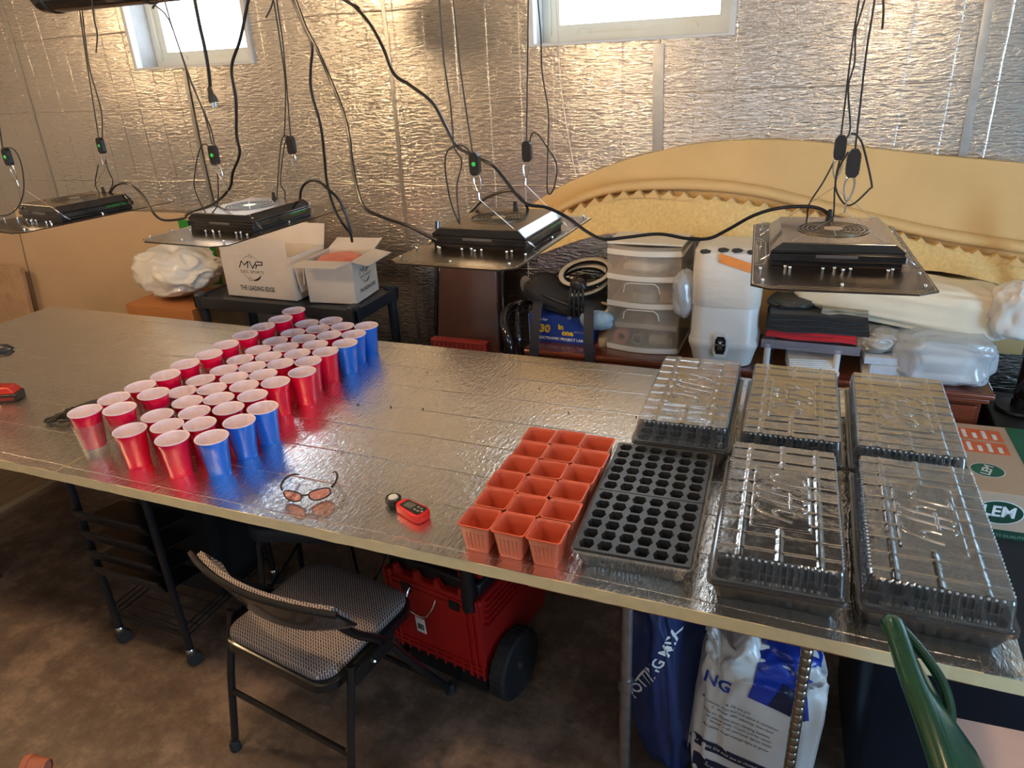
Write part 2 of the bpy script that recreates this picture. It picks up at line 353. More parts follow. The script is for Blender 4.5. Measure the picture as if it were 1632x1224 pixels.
# windows
for k, (a, c) in enumerate(WIN):
    wd = thing('window_%d' % (k+1), None, None); wd['kind'] = 'structure'
    def ringframe(mb, x0, x1, z0, z1, w_, ya, yc, wb=None):
        wb = wb or w_
        mb.box(x0, x0+w_, ya, yc, z0, z1); mb.box(x1-w_, x1, ya, yc, z0, z1); mb.box(x0+w_, x1-w_, ya, yc, z0, z0+wb); mb.box(x0+w_, x1-w_, ya, yc, z1-wb, z1)
    mb = MB(); ringframe(mb, a-.004, c+.004, WZ0-.004, WZ1+.004, .022, YW-.008, YW+.032, .010)
    mb.build('white_edging', mat('white_edging', (0.80, 0.80, 0.78), 0.6, var=.04), wd, smooth=False)
    yb = YW+0.15
    mb = MB(); ringframe(mb, a-.0, c+.0, WZ0, WZ1, .008, YW+.0325, yb+.10)
    mb.build('block_reveal', mat('reveal_block', (0.50, 0.50, 0.49), 0.8, var=.08, bump=.3), wd, smooth=False)
    mb = MB(); ringframe(mb, a+.0082, c-.0082, WZ0+.0082, WZ1-.0082, .030, yb, yb+.07); mb.build('frame', VINYL, wd, smooth=False)
    mb = MB(); i0, i1 = 0.0385, 0.078
    ringframe(mb, a+i0, c-i0, WZ0+i0, WZ1-i0, i1-i0, yb+.02, yb+.06)
    mb.build('sash', VINYL, wd, smooth=False)
    for hx in (a+0.19, c-0.19):
        h2 = MB(); h2.X = frame((hx, yb+.018, WZ0+.045), (1, 0, 0), (0, 0, 1)); h2.prism([(-.026, -.012), (.026, -.012), (.026, .006), (.016, .014), (-.016, .014), (-.026, .006)], -.001, .006); h2.build('latch', VINYL, wd, smooth=False, bevel=.002)
    MB().box(a+i1, c-i1, yb+.035, yb+.04, WZ0+i1, WZ1-i1).build('pane', GLASS, wd, smooth=False)
# black duct hanging under the ceiling
P = at_y(165, 12, 0.8); zd = P[2]+0.062; xd = at_y(58, 0, 0.8)[0]
du = thing('duct', 'glossy black round duct running under the ceiling at upper left', 'duct', (0, 0, 0))
mb = MB(); mb.X = Matrix.Translation((xd+0.02, 0.8, zd)) @ Matrix.Rotation(rad(90), 4, 'Y')
mb.lathe([(0.0, 0.0), (0.045, 0.003), (0.062, 0.02), (0.065, 0.05), (0.065, 0.95), (0.06, 0.98), (0.0, 1.0)], 28)
mb.build('barrel', GLOSSB, du)
for q in (0.07, 0.5, 0.92):
    mb = MB(); mb.X = Matrix.Translation((xd+0.02+q, 0.8, zd)) @ Matrix.Rotation(rad(90), 4, 'Y'); mb.lathe([(0.064, -0.008), (0.068, -0.006), (0.068, 0.006), (0.064, 0.008)], 28); mb.build('band', BLACK, du)
for q in (0.25, 0.75): MB().box(xd+q, xd+q+0.02, 0.79, 0.81, zd+0.05, ZC-0.019).build('hanger', STEEL, du, smooth=False)

# ================================================================== TABLE
def foam_board(x0, x1, y1, label, dz=0.0):
    t = thing('foam_board', label, 'insulation board', ((x0+x1)/2, y1/2, T-0.034))
    w_, h_ = (x1-x0)/2-0.001, y1/2
    nb = 60
    mb = MB(); rnd = random.Random(int(x0*10))
    # slightly ragged front edge
    fr = [(-w_+2*w_*i/nb, -h_+rnd.uniform(-.0015, .0015)) for i in range(nb+1)]
    mb.prism(fr+[(w_, h_), (-w_, h_)], 0, 0.0328); mb.build('foam_core', FOAM, t, smooth=False)
    mb = MB()
    fn = lambda u, v: (-w_+2*w_*u, -h_+0.0005+(2*h_)*v, 0.0329+dz+ 0.0003*sin(u*40)*sin(v*23))
    mb.slab(fn, (0,0,0.0007), 100, 50); mb.build('foil_facing', FOILT, t, ang=60)
    return t
TX1 = 0.568
b1 = foam_board(-1.955, TX1, 1.25, 'long foil-faced foam board forming the silver table top under cups and trays')
b2 = foam_board(-3.60, -1.957, 1.262, 'foil-faced foam board extending the table top at the far left')
# curled-up foil at the two front corners
mb = MB()
cA = np.array([TX1-0.02, 0.005, T+0.001]); mb.slab(lambda u, v: (TX1-0.075+0.085*u, -0.004+0.05*v, T+0.0015+0.022*u*u*(1-v)**1.5), (0,0,0.0005), 8, 8)
tag(mb.build('foil_flap', FOILT), 'loose foil flap lifting from the right front corner of the table top', 'foil')
wt = thing('work_table', 'plywood topped table on round steel legs under the silver board', 'table', (0, 0, 0))
MB().box(-0.42, 0.50, 0.02, 1.2, T-0.054, T-0.0345).build('plywood_top', PLY, wt, smooth=False)
MB().box(-3.59, -0.43, 0.10, 1.2, T-0.054, T-0.0345).build('rear_top', mat('grey_laminate', (0.05, 0.045, 0.04), 0.5), wt, smooth=False)
for (lx, ly, r_, ms) in ((-0.214, 0.155, 0.0155, STEEL), (-0.214, 1.12, 0.0155, STEEL), (-3.57, 0.15, 0.0155, STEEL), (-3.57, 1.1, 0.0155, STEEL)):
    MB().lathe([(r_+.004, 0), (r_+.004, .03), (r_, .032), (r_, 0.35), (r_+.004, 0.352), (r_+.004, .39), (r_, .392), (r_, T-0.056)], 16, (lx, ly, 0), True).build('leg', ms, wt)
for (lx, ly) in ((float(at_y(1272, 1130, 0.13)[0]), 0.13), (0.235, 1.1)):
    pr = [(0.0135, 0)]
    z = 0.02
    while z < T-0.09: pr += [(0.0135, z), (0.0112, z+0.004), (0.0135, z+0.008)]; z += 0.025
    pr += [(0.0135, T-0.055)]
    MB().lathe(pr, 14, (lx, ly, 0), True).build('leg', mat('ribbed_chrome', (0.45, 0.40, 0.33), 0.25, 1.0), wt)
MB().box(0.12, 0.22, 0.10, 0.13, T-0.068, T-0.0545).build('bracket', STEEL, wt, smooth=False)
# low pale bench seen under the left board
lb = thing('low_bench', 'low bench with pale wooden top under the far left end of the table', 'bench', (-3.20, .55, 0))
for q in range(3): MB().box(-.33+q*.222, -.33+q*.222+.219, -.42, .42, T-.525, T-.50).build('plank', mat('pale_wood', (0.50, 0.30, 0.14), 0.6, var=0.2, nscale=5, sc=(12, 1, 12)), lb, smooth=False, bevel=.002)
for sx in (-1, 1):
    for sy in (-1, 1): MB().box(sx*.29-.02, sx*.29+.02, sy*.36-.02, sy*.36+.02, 0, T-.5255).build('leg', mat('bench_dark', (.03, .022, .016), .6), lb, smooth=False)

# ================================================================== CUPS
def cup_parts(body_mat):
    b = MB().lathe([(0.0, 0.0035), (0.029, 0.0035), (0.0305, 0.0), (0.0330, 0.0), (0.0337, 0.003), (0.0342, 0.012), (0.0350, 0.013), (0.0368, 0.040), (0.0376, 0.041), (0.0394, 0.067), (0.0402, 0.068), (0.0421, 0.094), (0.0429, 0.095), (0.0455, 0.1165)], 40)
    i = MB().lathe([(0.0454, 0.1160), (0.0482, 0.1165), (0.0490, 0.1185), (0.0480, 0.1202), (0.0462, 0.1195), (0.0446, 0.1150), (0.0414, 0.094), (0.0404, 0.092), (0.0386, 0.067), (0.0376, 0.065), (0.0358, 0.040), (0.0328, 0.010), (0.029, 0.0055), (0.0, 0.005)], 40)
    return b, i
b, i = cup_parts(None)
redb = b.build('body', RED, None, ang=50); redi = i.build('lining', CUPIN, redb, ang=50)
blub = b.build('body', BLUE, None, ang=50); blui = i.build('lining', CUPIN, blub, ang=50)
clr = MB().lathe([(0.0, 0.003), (0.030, 0.003), (0.032, 0.0), (0.0345, 0.0), (0.0352, 0.012), (0.0362, 0.013), (0.0472, 0.1165), (0.0490, 0.117), (0.0492, 0.1195), (0.0474, 0.1195), (0.0468, 0.117), (0.0357, 0.0135), (0.0335, 0.006), (0.0, 0.0045)], 40).build('clear_cup', CLEAR_CUP, None, ang=50)
protos = {'red': (redb, redi), 'blue': (blub, blui)}
def put_cup(col, x, y, z, label, group):
    pb, pi_ = protos[col]; rz = random.uniform(0, 6.28)
    t = thing(col+'_cup', label, 'cup', (x, y, z), rz, group)
    for p in (pb, pi_):
        c = p.copy(); C.objects.link(c); c.parent = t
        c.name = 'body' if p is pb else 'lining'
NUM = ['first','second','third','fourth','fifth','sixth','seventh','eighth','ninth','tenth','eleventh','twelfth','thirteenth']
SL = [(136,654.5),(190,650),(183.5,635),(243.5,626.6),(225.5,615.4),(262,598),(295.5,580),(330.6,565.5),(359.4,549),(390.6,534),(419.4,520),(446,508.5),(468,494.6)]
SQ = [at_z(p[0], p[1], 0.155) for p in SL]
for _ in range(60):
    for a in range(13):
        for b_ in range(a):
            p, q = SQ[b_], SQ[a]; d = math.hypot(q[0]-p[0], q[1]-p[1])
            if d < 0.0990:
                g = (0.0990-d)/2/d; dx, dy = (q[0]-p[0])*g, (q[1]-p[1])*g
                q[0] += dx; q[1] += dy; p[0] -= dx; p[1] -= dy
for k, q in enumerate(SQ):
    which = NUM[k]+' from the front' if k < len(SL)-1 else 'farthest'
    put_cup('red', q[0], q[1], T+0.036, 'red cup nested in a clear cup, %s of the left edge row' % which, 'red cups nested over clear cups')
    c = clr.copy(); C.objects.link(c); c.location = (q[0], q[1], T); tag(c, 'clear cup under a nested red cup, %s of the left edge row' % which, 'cup', 'clear cups under the left row')
COLS = [[(205.5,683),(252,659),(290.7,624),(319.5,605.5),(353,588),(383,573),(407.7,557.5),(439,542),(462,528),(487.5,513.8)],
[(265,677),(296.5,639),(337.5,619),(371.5,600.6),(400,583),(428.6,567),(453.5,552.7),(480,537),(501.5,523.8),(526,511)],
[(273,695),(308,654),(348,634),(387.5,613.5),(419,594.5),(447,578),(473,563),(495.4,548),(520.8,534),(541,519.6)],
[(317,673),(363,649),(401,628),(437,607),(482,591),(493.8,573.5),(517,558)]]
left_row = [(o.location.x, o.location.y) for o in C.objects if o.name.startswith('clear_cup') and 'label' in o]
spots = [(ci, k, at_z(p[0], p[1], 0.12)) for ci, col in enumerate(COLS) for k, p in enumerate(col)]
spots += [(9, k, at_z(p[0], p[1], 0.12)) for k, p in enumerate([(337,696),(381,670.5),(418.5,648.8),(544,548),(561.5,532),(583,519)])]
for _ in range(80):       # let the cups settle side by side, rims just touching
    for a in range(len(spots)):
        q = spots[a][2]
        for (ox, oy) in left_row:
            d = math.hypot(q[0]-ox, q[1]-oy)
            if d < 0.0988: q[0] += (q[0]-ox)/d*(0.0988-d); q[1] += (q[1]-oy)/d*(0.0988-d)
        for b_ in range(a):
            p = spots[b_][2]; d = math.hypot(q[0]-p[0], q[1]-p[1])
            if d < 0.0985:
                g = (0.0985-d)/2/d; dx, dy = (q[0]-p[0])*g, (q[1]-p[1])*g
                q[0] += dx; q[1] += dy; p[0] -= dx; p[1] -= dy
for ci, k, q in spots:
    if ci < 9: put_cup('red', q[0], q[1], T, 'single red cup, %s from the front in the %s row left of the blue cups' % (NUM[k], ['fourth', 'third', 'second', 'nearest'][ci]), 'single red cups')
    else: put_cup('blue', q[0], q[1], T, '%s blue cup of the %s' % (['nearest', 'middle', 'farthest'][k % 3], 'front trio by the glasses' if k < 3 else 'far trio behind the red cups'), 'blue cups')
for o in (redi, blui, redb, blub, clr): bpy.data.objects.remove(o)

# ================================================================== POTS
def pot_mesh():
    mb = MB(); n = 6
    prof = [(0.026, 0.002), (0.027, 0.0), (0.0285, 0.0), (0.030, 0.004), (0.0385, 0.070), (0.0395, 0.072), (0.0400, 0.077), (0.0428, 0.0775), (0.0430, 0.0800), (0.0400, 0.0805), (0.0382, 0.0775), (0.0376, 0.072), (0.0288, 0.005)]
    rings = [rrect(2*r, 2*r, r*0.22, 4) for r, _ in prof]; k = len(rings[0]); vs = []; fs = []
    for (r, z), ring in zip(prof, rings): vs += [(x, y, z) for x, y in ring]
    for j in range(len(prof)-1): fs += [(j*k+i, j*k+(i+1) % k, (j+1)*k+(i+1) % k, (j+1)*k+i) for i in range(k)]
    fs += [tuple(range(k))[::-1], tuple(range((len(prof)-1)*k, len(prof)*k))]
    mb.add(vs, fs)
    return mb
def pot_ribs():
    mb = MB()
    for a in range(4):
        mb.X = Matrix.Rotation(a*pi/2, 4, 'Z')
        for q in range(-2, 3):
            x0 = q*0.0095
            mb.hexa([(x0-.0012, -.0318, .012), (x0+.0012, -.0318, .012), (x0+.0012, -.0300, .012), (x0-.0012, -.0300, .012)], [(x0*1.1-.0012, -.0378, .058), (x0*1.1+.0012, -.0378, .058), (x0*1.1+.0012, -.0362, .058), (x0*1.1-.0012, -.0362, .058)])
    return mb
pm = pot_mesh().build('body', POT, None, ang=50); prb = pot_ribs().build('ribs', POT, None, smooth=False)
A, B_, D_, E_ = [at_z(*p, 0.08) for p in ((729,832),(895.6,869),(974,707),(842.5,684))]
for r in range(6):
    for c in range(3):
        u, v = (c+0.5)/3, (r+0.5)/6
        q = A*(1-u)*(1-v)+B_*u*(1-v)+D_*u*v+E_*(1-u)*v
        row = ['front', 'second', 'third', 'fourth', 'fifth', 'back'][r]; cn = ['left', 'middle', 'right'][c]
        t = thing('square_pot', 'empty terracotta orange square pot, %s of the %s row' % (cn, row), 'plant pot', (-0.5575+0.0872*c+0.004*sin(r*2.1), 0.068+0.0872*r+0.003*sin(c*3+r), T), 0.012*sin(r*3+c*5), 'orange square seedling pots')
        for p in (pm, prb):
            d = p.copy(); C.objects.link(d); d.parent = t; d.name = 'body' if p is pm else 'ribs'
bpy.data.objects.remove(pm); bpy.data.objects.remove(prb)

# ================================================================== TRAYS, INSERTS, LIDS
TW, TL = 0.28, 0.53
def perim(w, l, r, nx, ny, amp=0.0):
    """rounded rectangle as polyline with corrugated straight sides"""
    o = []
    def side(ax, ay, bx, by, n, ox, oy):
        for i in range(n*4):
            t = i/(n*4); ph = (i % 4); d = amp*(1 if ph in (1, 2) else 0) if 3 < i < n*4-3 else 0
            o.append((ax+(bx-ax)*t+ox*d, ay+(by-ay)*t+oy*d))
    def corner(cx, cy, a0):
        for i in range(6): a = rad(a0+90*i/6); o.append((cx+r*cos(a), cy+r*sin(a)))
    W, H = w/2, l/2
    side(-W+r, -H, W-r, -H, nx, 0, 1); corner(W-r, -H+r, -90); side(W, -H+r, W, H-r, ny, -1, 0); corner(W-r, H-r, 0)
    side(W-r, H, -W+r, H, nx, 0, -1); corner(-W+r, H-r, 90); side(-W, H-r, -W, -H+r, ny, 1, 0); corner(-W+r, -H+r, 180)
    return o
def ringmesh(mb, levels, cap_first=False, cap_last=False):
    k = len(levels[0][0]); vs = []; fs = []
    for ring, z in levels: vs += [(x, y, z) for x, y in ring]
    for j in range(len(levels)-1): fs += [(j*k+i, j*k+(i+1) % k, (j+1)*k+(i+1) % k, (j+1)*k+i) for i in range(k)]
    if cap_first: fs.append(tuple(range(k))[::-1])
    if cap_last: fs.append(tuple(range((len(levels)-1)*k, len(levels)*k)))
    mb.add(vs, fs)
NX, NY = 17, 36
def lid_mesh(h=0.062):
    mb = MB(); dw, dl = 0.247, 0.498
    P = lambda w, l, r, a=0.0: perim(w, l, r, NX, NY, a)
    ringmesh(mb, [(P(TW, TL, .018), -0.006), (P(TW, TL, .018), 0.0), (P(TW-.012, TL-.012, .015), 0.0), (P(TW-.014, TL-.014, .014), 0.004), (P(TW-.020, TL-.020, .014, .0), 0.0045),
                  (P(TW-.022, TL-.022, .014, .0035), 0.010), (P(dw+.004, dl+.004, .014, .0046), h-0.008), (P(dw, dl, .013, .0034), h-0.002), (P(dw-.008, dl-.008, .012, 0.0), h)])
    return mb
def lid_top(h=0.062):
    mb = MB(); w, l = 0.240, 0.491; nu, nv = 76, 156
    xs3 = (-0.078, 0.0, 0.078); crs = [-l/2+0.03+(l-0.06)*i/8 for i in range(9)]
    def fn(u, v):
        x, y = (u-.5)*w, (v-.5)*l; z = h
        inpl = max(abs(x)/0.060, abs(y)/0.128)
        rg = lambda d, wd: max(0.0, 1-(abs(d)/wd))**0.7 if abs(d) < wd else 0.0
        q = 0.0
        for a in xs3:
            if not (a == 0.0 and inpl < 1.0): q = max(q, rg(x-a, 0.007)*0.0032)
        for c in crs:
            if inpl > 1.02: q = max(q, rg(y-c, 0.0045)*0.0024)
        e = 1-abs(inpl-1.0)/0.045
        if e > 0: q = max(q, e*0.0028)
        if inpl < 1.0: q = max(q, 0.0016)
        q += 0.0006*sin(x*60+y*25)*sin(y*34-x*20)
        return (x, y, z+q)
    mb.grid(fn, nu, nv); return mb
def lid_text(h=0.062):      # the script word raised out of the lid: J i f f y
    LT = [[(.30,.96),(.27,.62),(.20,.20),(.10,.02),(-.03,.06),(-.06,.20)], [(.10,.90),(.26,.97),(.42,.97)],
          [(.46,.60),(.42,.30),(.46,.10),(.54,.14)], [(.50,.82),(.505,.84)],
          [(.90,.88),(.84,.98),(.75,.88),(.68,.50),(.60,.0),(.52,-.30),(.44,-.32)], [(.58,.54),(.84,.57)],
          [(1.16,.88),(1.10,.98),(1.01,.88),(.94,.50),(.86,.0),(.78,-.30),(.70,-.32)], [(.86,.54),(1.10,.57)],
          [(1.20,.60),(1.17,.30),(1.24,.12),(1.36,.24)], [(1.50,.62),(1.42,.25),(1.30,-.16),(1.16,-.34),(1.04,-.28)]]
    mb = MB()
    for pl in LT:
        P = spline([((y-.33)*.082, -(x-.72)*.128, 0) for x, y in pl], 5)
        b_ = MB(); b_.tube(P, .0046, 10)
        mb.add([(v[0], v[1], h+.0012+v[2]*.62) for v in b_.v], b_.f)
    return mb
def bead_mesh(h=0.062):     # the row of bright knuckles along the shoulder
    mb = MB(); W, H = 0.247/2-.001, 0.498/2-.001
    for i in range(NX):
        for s in (-1, 1): mb.ball((-W+.014+(2*W-.028)*(i+.5)/NX, s*H, h-0.004), 0.0036, 6)
    for i in range(NY):
        for s in (-1, 1): mb.ball((s*W, -H+.014+(2*H-.028)*(i+.5)/NY, h-0.004), 0.0036, 6)
    return mb
def tray_mesh():
    mb = MB(); P = lambda w, l, r, a=0.0: perim(w, l, r, 8, 14, a)
    ringmesh(mb, [(P(TW-.001, TL-.001, .018), 0.047), (P(TW, TL, .018), 0.0525), (P(TW-.010, TL-.010, .016), 0.0525), (P(TW-.016, TL-.016, .015), 0.046), (P(TW-.050, TL-.050, .014, .003), 0.0025)], cap_last=True)
    ringmesh(mb, [(P(TW-.010, TL-.010, .016), 0.0475), (P(TW-.014, TL-.014, .015), 0.044), (P(TW-.046, TL-.046, .014, .004), 0.0)], cap_last=True)
    return mb
IW, IL = 0.262, 0.254
def insert_mesh():
    mb = MB(); so = MB(); n = 6; cw, ch = (IW-0.008)/n, (IL-0.008)/n
    zt = 0.0
    for j in range(n):
        for i in range(n):
            cx, cy = -IW/2+.004+(i+.5)*cw, -IL/2+.004+(j+.5)*ch
            a, b = cw*0.425, ch*0.41
            hx = [(a, 0), (a*.62, b), (-a*.62, b), (-a, 0), (-a*.62, -b), (a*.62, -b)]
            rc = [(cw/2, ch/2), (-cw/2, ch/2), (-cw/2, -ch/2), (cw/2, -ch/2)]
            vs = [(cx+p[0], cy+p[1], zt) for p in hx] + [(cx+p[0], cy+p[1], zt) for p in rc] + [(cx+p[0]*.72, cy+p[1]*.78, zt-0.040) for p in hx]
            fs = [(7, 2, 1, 6)[::1], (9, 5, 4, 8), (6, 1, 0, 5, 9), (8, 4, 3, 2, 7)]
            fs += [(k, (k+1) % 6, 10+(k+1) % 6, 10+k) for k in range(6)] + [(10, 11, 12, 13, 14, 15)]
            mb.add(vs, fs)
            rr = random.Random(i*7+j); zz = zt-0.030-rr.uniform(0, .006)
            so.add([(cx+p[0]*.78, cy+p[1]*.83, zz+rr.uniform(-.002, .002)) for p in hx]+[(cx, cy, zz+.003)], [(k, (k+1) % 6, 6) for k in range(6)])
    W, H = IW/2, IL/2
    mb.add([(-W, -H, zt-.006), (W, -H, zt-.006), (W, H, zt-.006), (-W, H, zt-.006), (-W, -H, zt), (W, -H, zt), (W, H, zt), (-W, H, zt), (-W+.004, -H+.004, zt), (W-.004, -H+.004, zt), (W-.004, H-.004, zt), (-W+.004, H-.004, zt)],
           [(0,1,5,4),(1,2,6,5),(2,3,7,6),(3,0,4,7),(4,5,9,8),(5,6,10,9),(6,7,11,10),(7,4,8,11)])
    return mb, so
lidb = lid_mesh().build('rim_and_sides', CLEAR_LID, None, ang=30); lidt = lid_top().build('ribbed_top', CLEAR_TOP, None, ang=60)
lidx = lid_text().build('embossed_lettering', clear('lettering_clear', (0.80, 0.79, 0.78), 2.4, 0.16, 0.10, base=0.32), None, ang=60)
lidk = bead_mesh().build('shoulder_beads', clear('bead_clear', (0.8, 0.82, 0.85), 3.0, 0.30, 0.1), None, ang=60)
trb = tray_mesh().build('seed_tray', TRAYN, None, ang=40)
im, sm_ = insert_mesh(); insb = im.build('cell_grid', TRAYB, None, smooth=False); inss = sm_.build('soil', SOIL, None, smooth=False)
def put(protos_, name, label, cat, loc, rz, group):
    t = thing(name, label, cat, loc, rz, group)
    for p in protos_:
        d = p.copy(); C.objects.link(d); d.parent = t; d.name = p.name.split('.')[0]
        if p.name.split('.')[0] in ('soil', 'shoulder_beads', 'embossed_lettering'): d['kind'] = 'stuff'
    return t
def insert_pair(cx, cy, rz, ztop, where):
    for s, nm in ((-1, 'front'), (1, 'back')):
        ox, oy = -sin(rz)*s*(IL/2+.0015), cos(rz)*s*(IL/2+.0015)
        put((insb, inss), 'seedling_insert', 'black hexagon-cell seedling insert, %s half %s' % (nm, where), 'seedling insert', (cx+ox, cy+oy, ztop), rz, 'black 36-cell inserts')
def station(x, y, rz, flip, where):
    cx, cy = x+cos(rz)*0.1245-sin(rz)*0.2525, y+sin(rz)*0.1245+cos(rz)*0.2525
    o = trb.copy(); C.objects.link(o); o.location = (cx, cy, T); o.rotation_euler = (0, 0, rz)
    tag(o, 'brown-black seed tray base under the %s clear lid' % where, 'tray', 'seed tray bases'); o.name = 'seed_tray'
    insert_pair(cx, cy, rz, T+0.056, 'of the %s lidded tray' % where)
    put((lidb, lidt, lidx, lidk), 'humidity_lid', 'clear ribbed plastic lid with raised lettering on the %s tray' % where, 'tray lid', (cx, cy, T+0.0590), rz+(pi if flip else 0), 'clear humidity lids')
station(-0.0046, 0.046, 0.034, False, 'front left')
station(0.2885, 0.060, 0.012, False, 'front right')
station(-0.2960, 0.596, 0.0265, True, 'back left')
station(-0.0070, 0.603, 0.0174, True, 'back middle')
station(0.2817, 0.608, 0.005, True, 'back right')
# the open tray beside the orange pots: an upturned clear lid holding two inserts
rz = 0.041; cx, cy = -0.3267+cos(rz)*0.14-sin(rz)*0.267, 0.0416+sin(rz)*0.14+cos(rz)*0.267
t = thing('clear_tray', 'clear corrugated tray holding two uncovered black inserts beside the orange pots', 'tray', (cx, cy, T), rz)
mb = MB(); P = lambda w, l, r, a=0.0: perim(w, l, r, 22, 40, a)
ringmesh(mb, [(P(TW-.003, TL-.003, .018), 0.048), (P(TW, TL, .018), 0.0535), (P(TW-.006, TL-.006, .016), 0.0545), (P(TW-.016, TL-.016, .015), 0.0525), (P(TW-.018, TL-.018, .014, .0), 0.047), (P(TW-.024, TL-.024, .013, .0035), 0.043), (P(TW-.045, TL-.045, .013, .0035), 0.004), (P(TW-.055, TL-.055, .010, 0), 0.0)], cap_last=True)
mb.build('tray_shell', clear('tray_clear', (0.82, 0.80, 0.78), 1.8, 0.10, 0.06), t, ang=30)
insert_pair(cx, cy, rz, T+0.0575, 'of the open clear tray')
for o in (lidb, lidt, lidx, lidk, trb, insb, inss): bpy.data.objects.remove(o)
# ================================================================== GROW LAMPS
LZ = 0.60
def lamp_proto():
    P = {}
    W, H, c = 0.185, 0.335, 0.032
    z1 = 0.0035
    fp = [(-W, -H+c*.9), (-W+c*1.3, -H), (W-c*1.3, -H), (W, -H+c*.9), (W, -0.1705), (-W, -0.1705)]
    P['front_plate'] = MB().prism(fp, 0, z1).build('front_plate', LAMPPL, None, smooth=False)
    P['middle_plate'] = MB().prism([(-W, -.1695), (W, -.1695), (W, .1695), (-W, .1695)], 0, z1).build('middle_plate', LAMPPL, None, smooth=False)
    P['back_plate'] = MB().prism([(-W, .1705), (W, .1705), (W, H-c), (W-c, H), (-W+c, H), (-W, H-c)], 0, z1).build('back_plate', LAMPPL, None, smooth=False)
    def rib(mb, pl, w=0.0011):
        for a, b in zip(pl[:-1], pl[1:]):
            d = Vector((b[0]-a[0], b[1]-a[1], 0)); n = Vector((-d.y, d.x, 0)).normalized()*w
            mb.add([(a[0]-n.x, a[1]-n.y, z1+.0003), (b[0]-n.x, b[1]-n.y, z1+.0003), (b[0]+n.x, b[1]+n.y, z1+.0003), (a[0]+n.x, a[1]+n.y, z1+.0003)], [(0, 1, 2, 3)])
    for nm, sg in (('front', -1), ('back', 1)):
        mb = MB()
        for q in range(4):
            o = 0.006+q*0.007; x = W-o; e = 0.0 if q == 0 else 0.012*q
            pl = [(-x, sg*(H-c-.02-e)), (-x, sg*(H-c)), (-x+c*.9, sg*(H-o)), (x-c*.9, sg*(H-o)), (x, sg*(H-c)), (x, sg*(H-c-.02-e))]
            if q > 0: pl = pl[1:-1] if q < 3 else pl[2:-2]
            rib(mb, pl)
        rib(mb, [(-W+.004, sg*.172), (-W+.004, sg*(H-c))]); rib(mb, [(W-.004, sg*.172), (W-.004, sg*(H-c))])
        P[nm+'_traces'] = mb.build('gold_traces', GOLD, None, smooth=False)
    mb = MB()
    for sx in (-1, 1):
        for pl in ([(sx*.181, -.168), (sx*.181, .168)], [(sx*.176, -.13), (sx*.176, .10), (sx*.164, .10), (sx*.164, .04)], [(sx*.172, -.11), (sx*.172, .06)], [(sx*.178, -.145), (sx*.158, -.135), (sx*.152, -.1), (sx*.152, .08), (sx*.164, .12), (sx*.178, .13)]): rib(mb, pl, .0009)
    P['side_traces'] = mb.build('gold_traces', GOLD, None, smooth=False)
    # driver housing: lower heat-sink body and bevelled top shell
    B0, B1 = .146, .126
    y0, y1 = -.150, .150
    mb = MB(); r = lambda w, a, b, z: [(-w, a, z), (w, a, z), (w, b, z), (-w, b, z)]
    mb.hexa(r(B0-.006, y0+.006, y1-.006, z1), r(B0-.006, y0+.006, y1-.006, z1+.012))
    mb.hexa(r(B0, y0, y1, z1+.013), r(B0, y0, y1, z1+.030))
    mb.hexa(r(B0-.003, y0+.003, y1-.003, z1+.031), r(B0-.003, y0+.003, y1-.003, z1+.036))
    P['driver_housing'] = mb.build('driver_housing', LAMPBX, None, smooth=False, bevel=.0015)
    mb = MB(); mb.hexa(r(B0-.001, y0+.001, y1-.001, z1+.0362), [(-B1+.006, y0+0.006, z1+.0552), (B1-.006, y0+0.006, z1+.0552), (B1-.006, y1-.006, z1+.0552), (-B1+.006, y1-.006, z1+.0552)])
    P['upper_housing'] = mb.build('upper_housing', LAMPBX, None, smooth=False, bevel=.0012)
    P['top_shell'] = MB().box(-B1+.0065, B1-.0065, y0+.0065, y1-.0065, z1+.0553, z1+.0563).build('top_cover', LAMPTOP, None, smooth=False)
    zt = z1+.0565
    mb = MB(); mb.lathe([(0.0, -.0003), (.083, -.0003), (.083, .0)], 36, (0, .0, zt)); P['fan_well'] = mb.build('fan_well', BLACK, None, smooth=False)
    mb = MB()
    for q in range(6):
        rr = .028+q*.0105; mb.lathe([(rr, .0006), (rr, .0022), (rr+.0024, .0022), (rr+.0024, .0006)], 36, (0, 0, zt))
    for q in range(8):
        a = q*pi/4; mb.X = Matrix.Translation((0, 0, zt)) @ Matrix.Rotation(a, 4, 'Z'); mb.box(.02, .083, -.0016, .0016, .0006, .0026)
    P['fan_grille'] = mb.build('fan_grille', mat('grille_metal', (0.30, 0.26, 0.2), 0.3, 1.0), None, smooth=False)
    P['fan_hub'] = MB().lathe([(.022, 0), (.022, .0028), (.012, .0036), (0, .0036)], 24, (0, 0, zt)).build('fan_hub', GOLD, None)
    P['label'] = MB().box(-.045, .045, y0-.0006, y0, z1+.0345-.012, z1+.030).build('rating_label', mat('label_grey', (.09, .085, .09), .3), None, smooth=False)
    mb = MB(); sc = []
    for x, y in ((-.16, -.295), (0, -.31), (.16, -.295), (-.165, -.20), (.165, -.20), (-.03, -.185), (.012, -.192), (-.005, -.178), (.028, -.182), (-.11, -.176), (-.1, -.184), (.115, -.176), (.105, -.186), (-.165, .2), (.165, .2), (-.16, .30), (.16, .30), (0, .31), (-.165, 0), (.165, .0)):
        sc.append((x, y))
    P['screws'] = [MB().lathe([(.0030, 0), (.0030, .006), (.0042, .006), (.0042, .0095), (.0036, .0105), (0, .0105)], 10, (x, y, z1)).build('screw', CHROME, None) for x, y in sc]
    P['strain'] = MB().lathe([(.009, 0), (.009, .008), (.006, .01), (.006, .024), (.004, .026)], 12, (.0, .125, zt-.002)).build('cable_gland', BLACK, None)
    return P
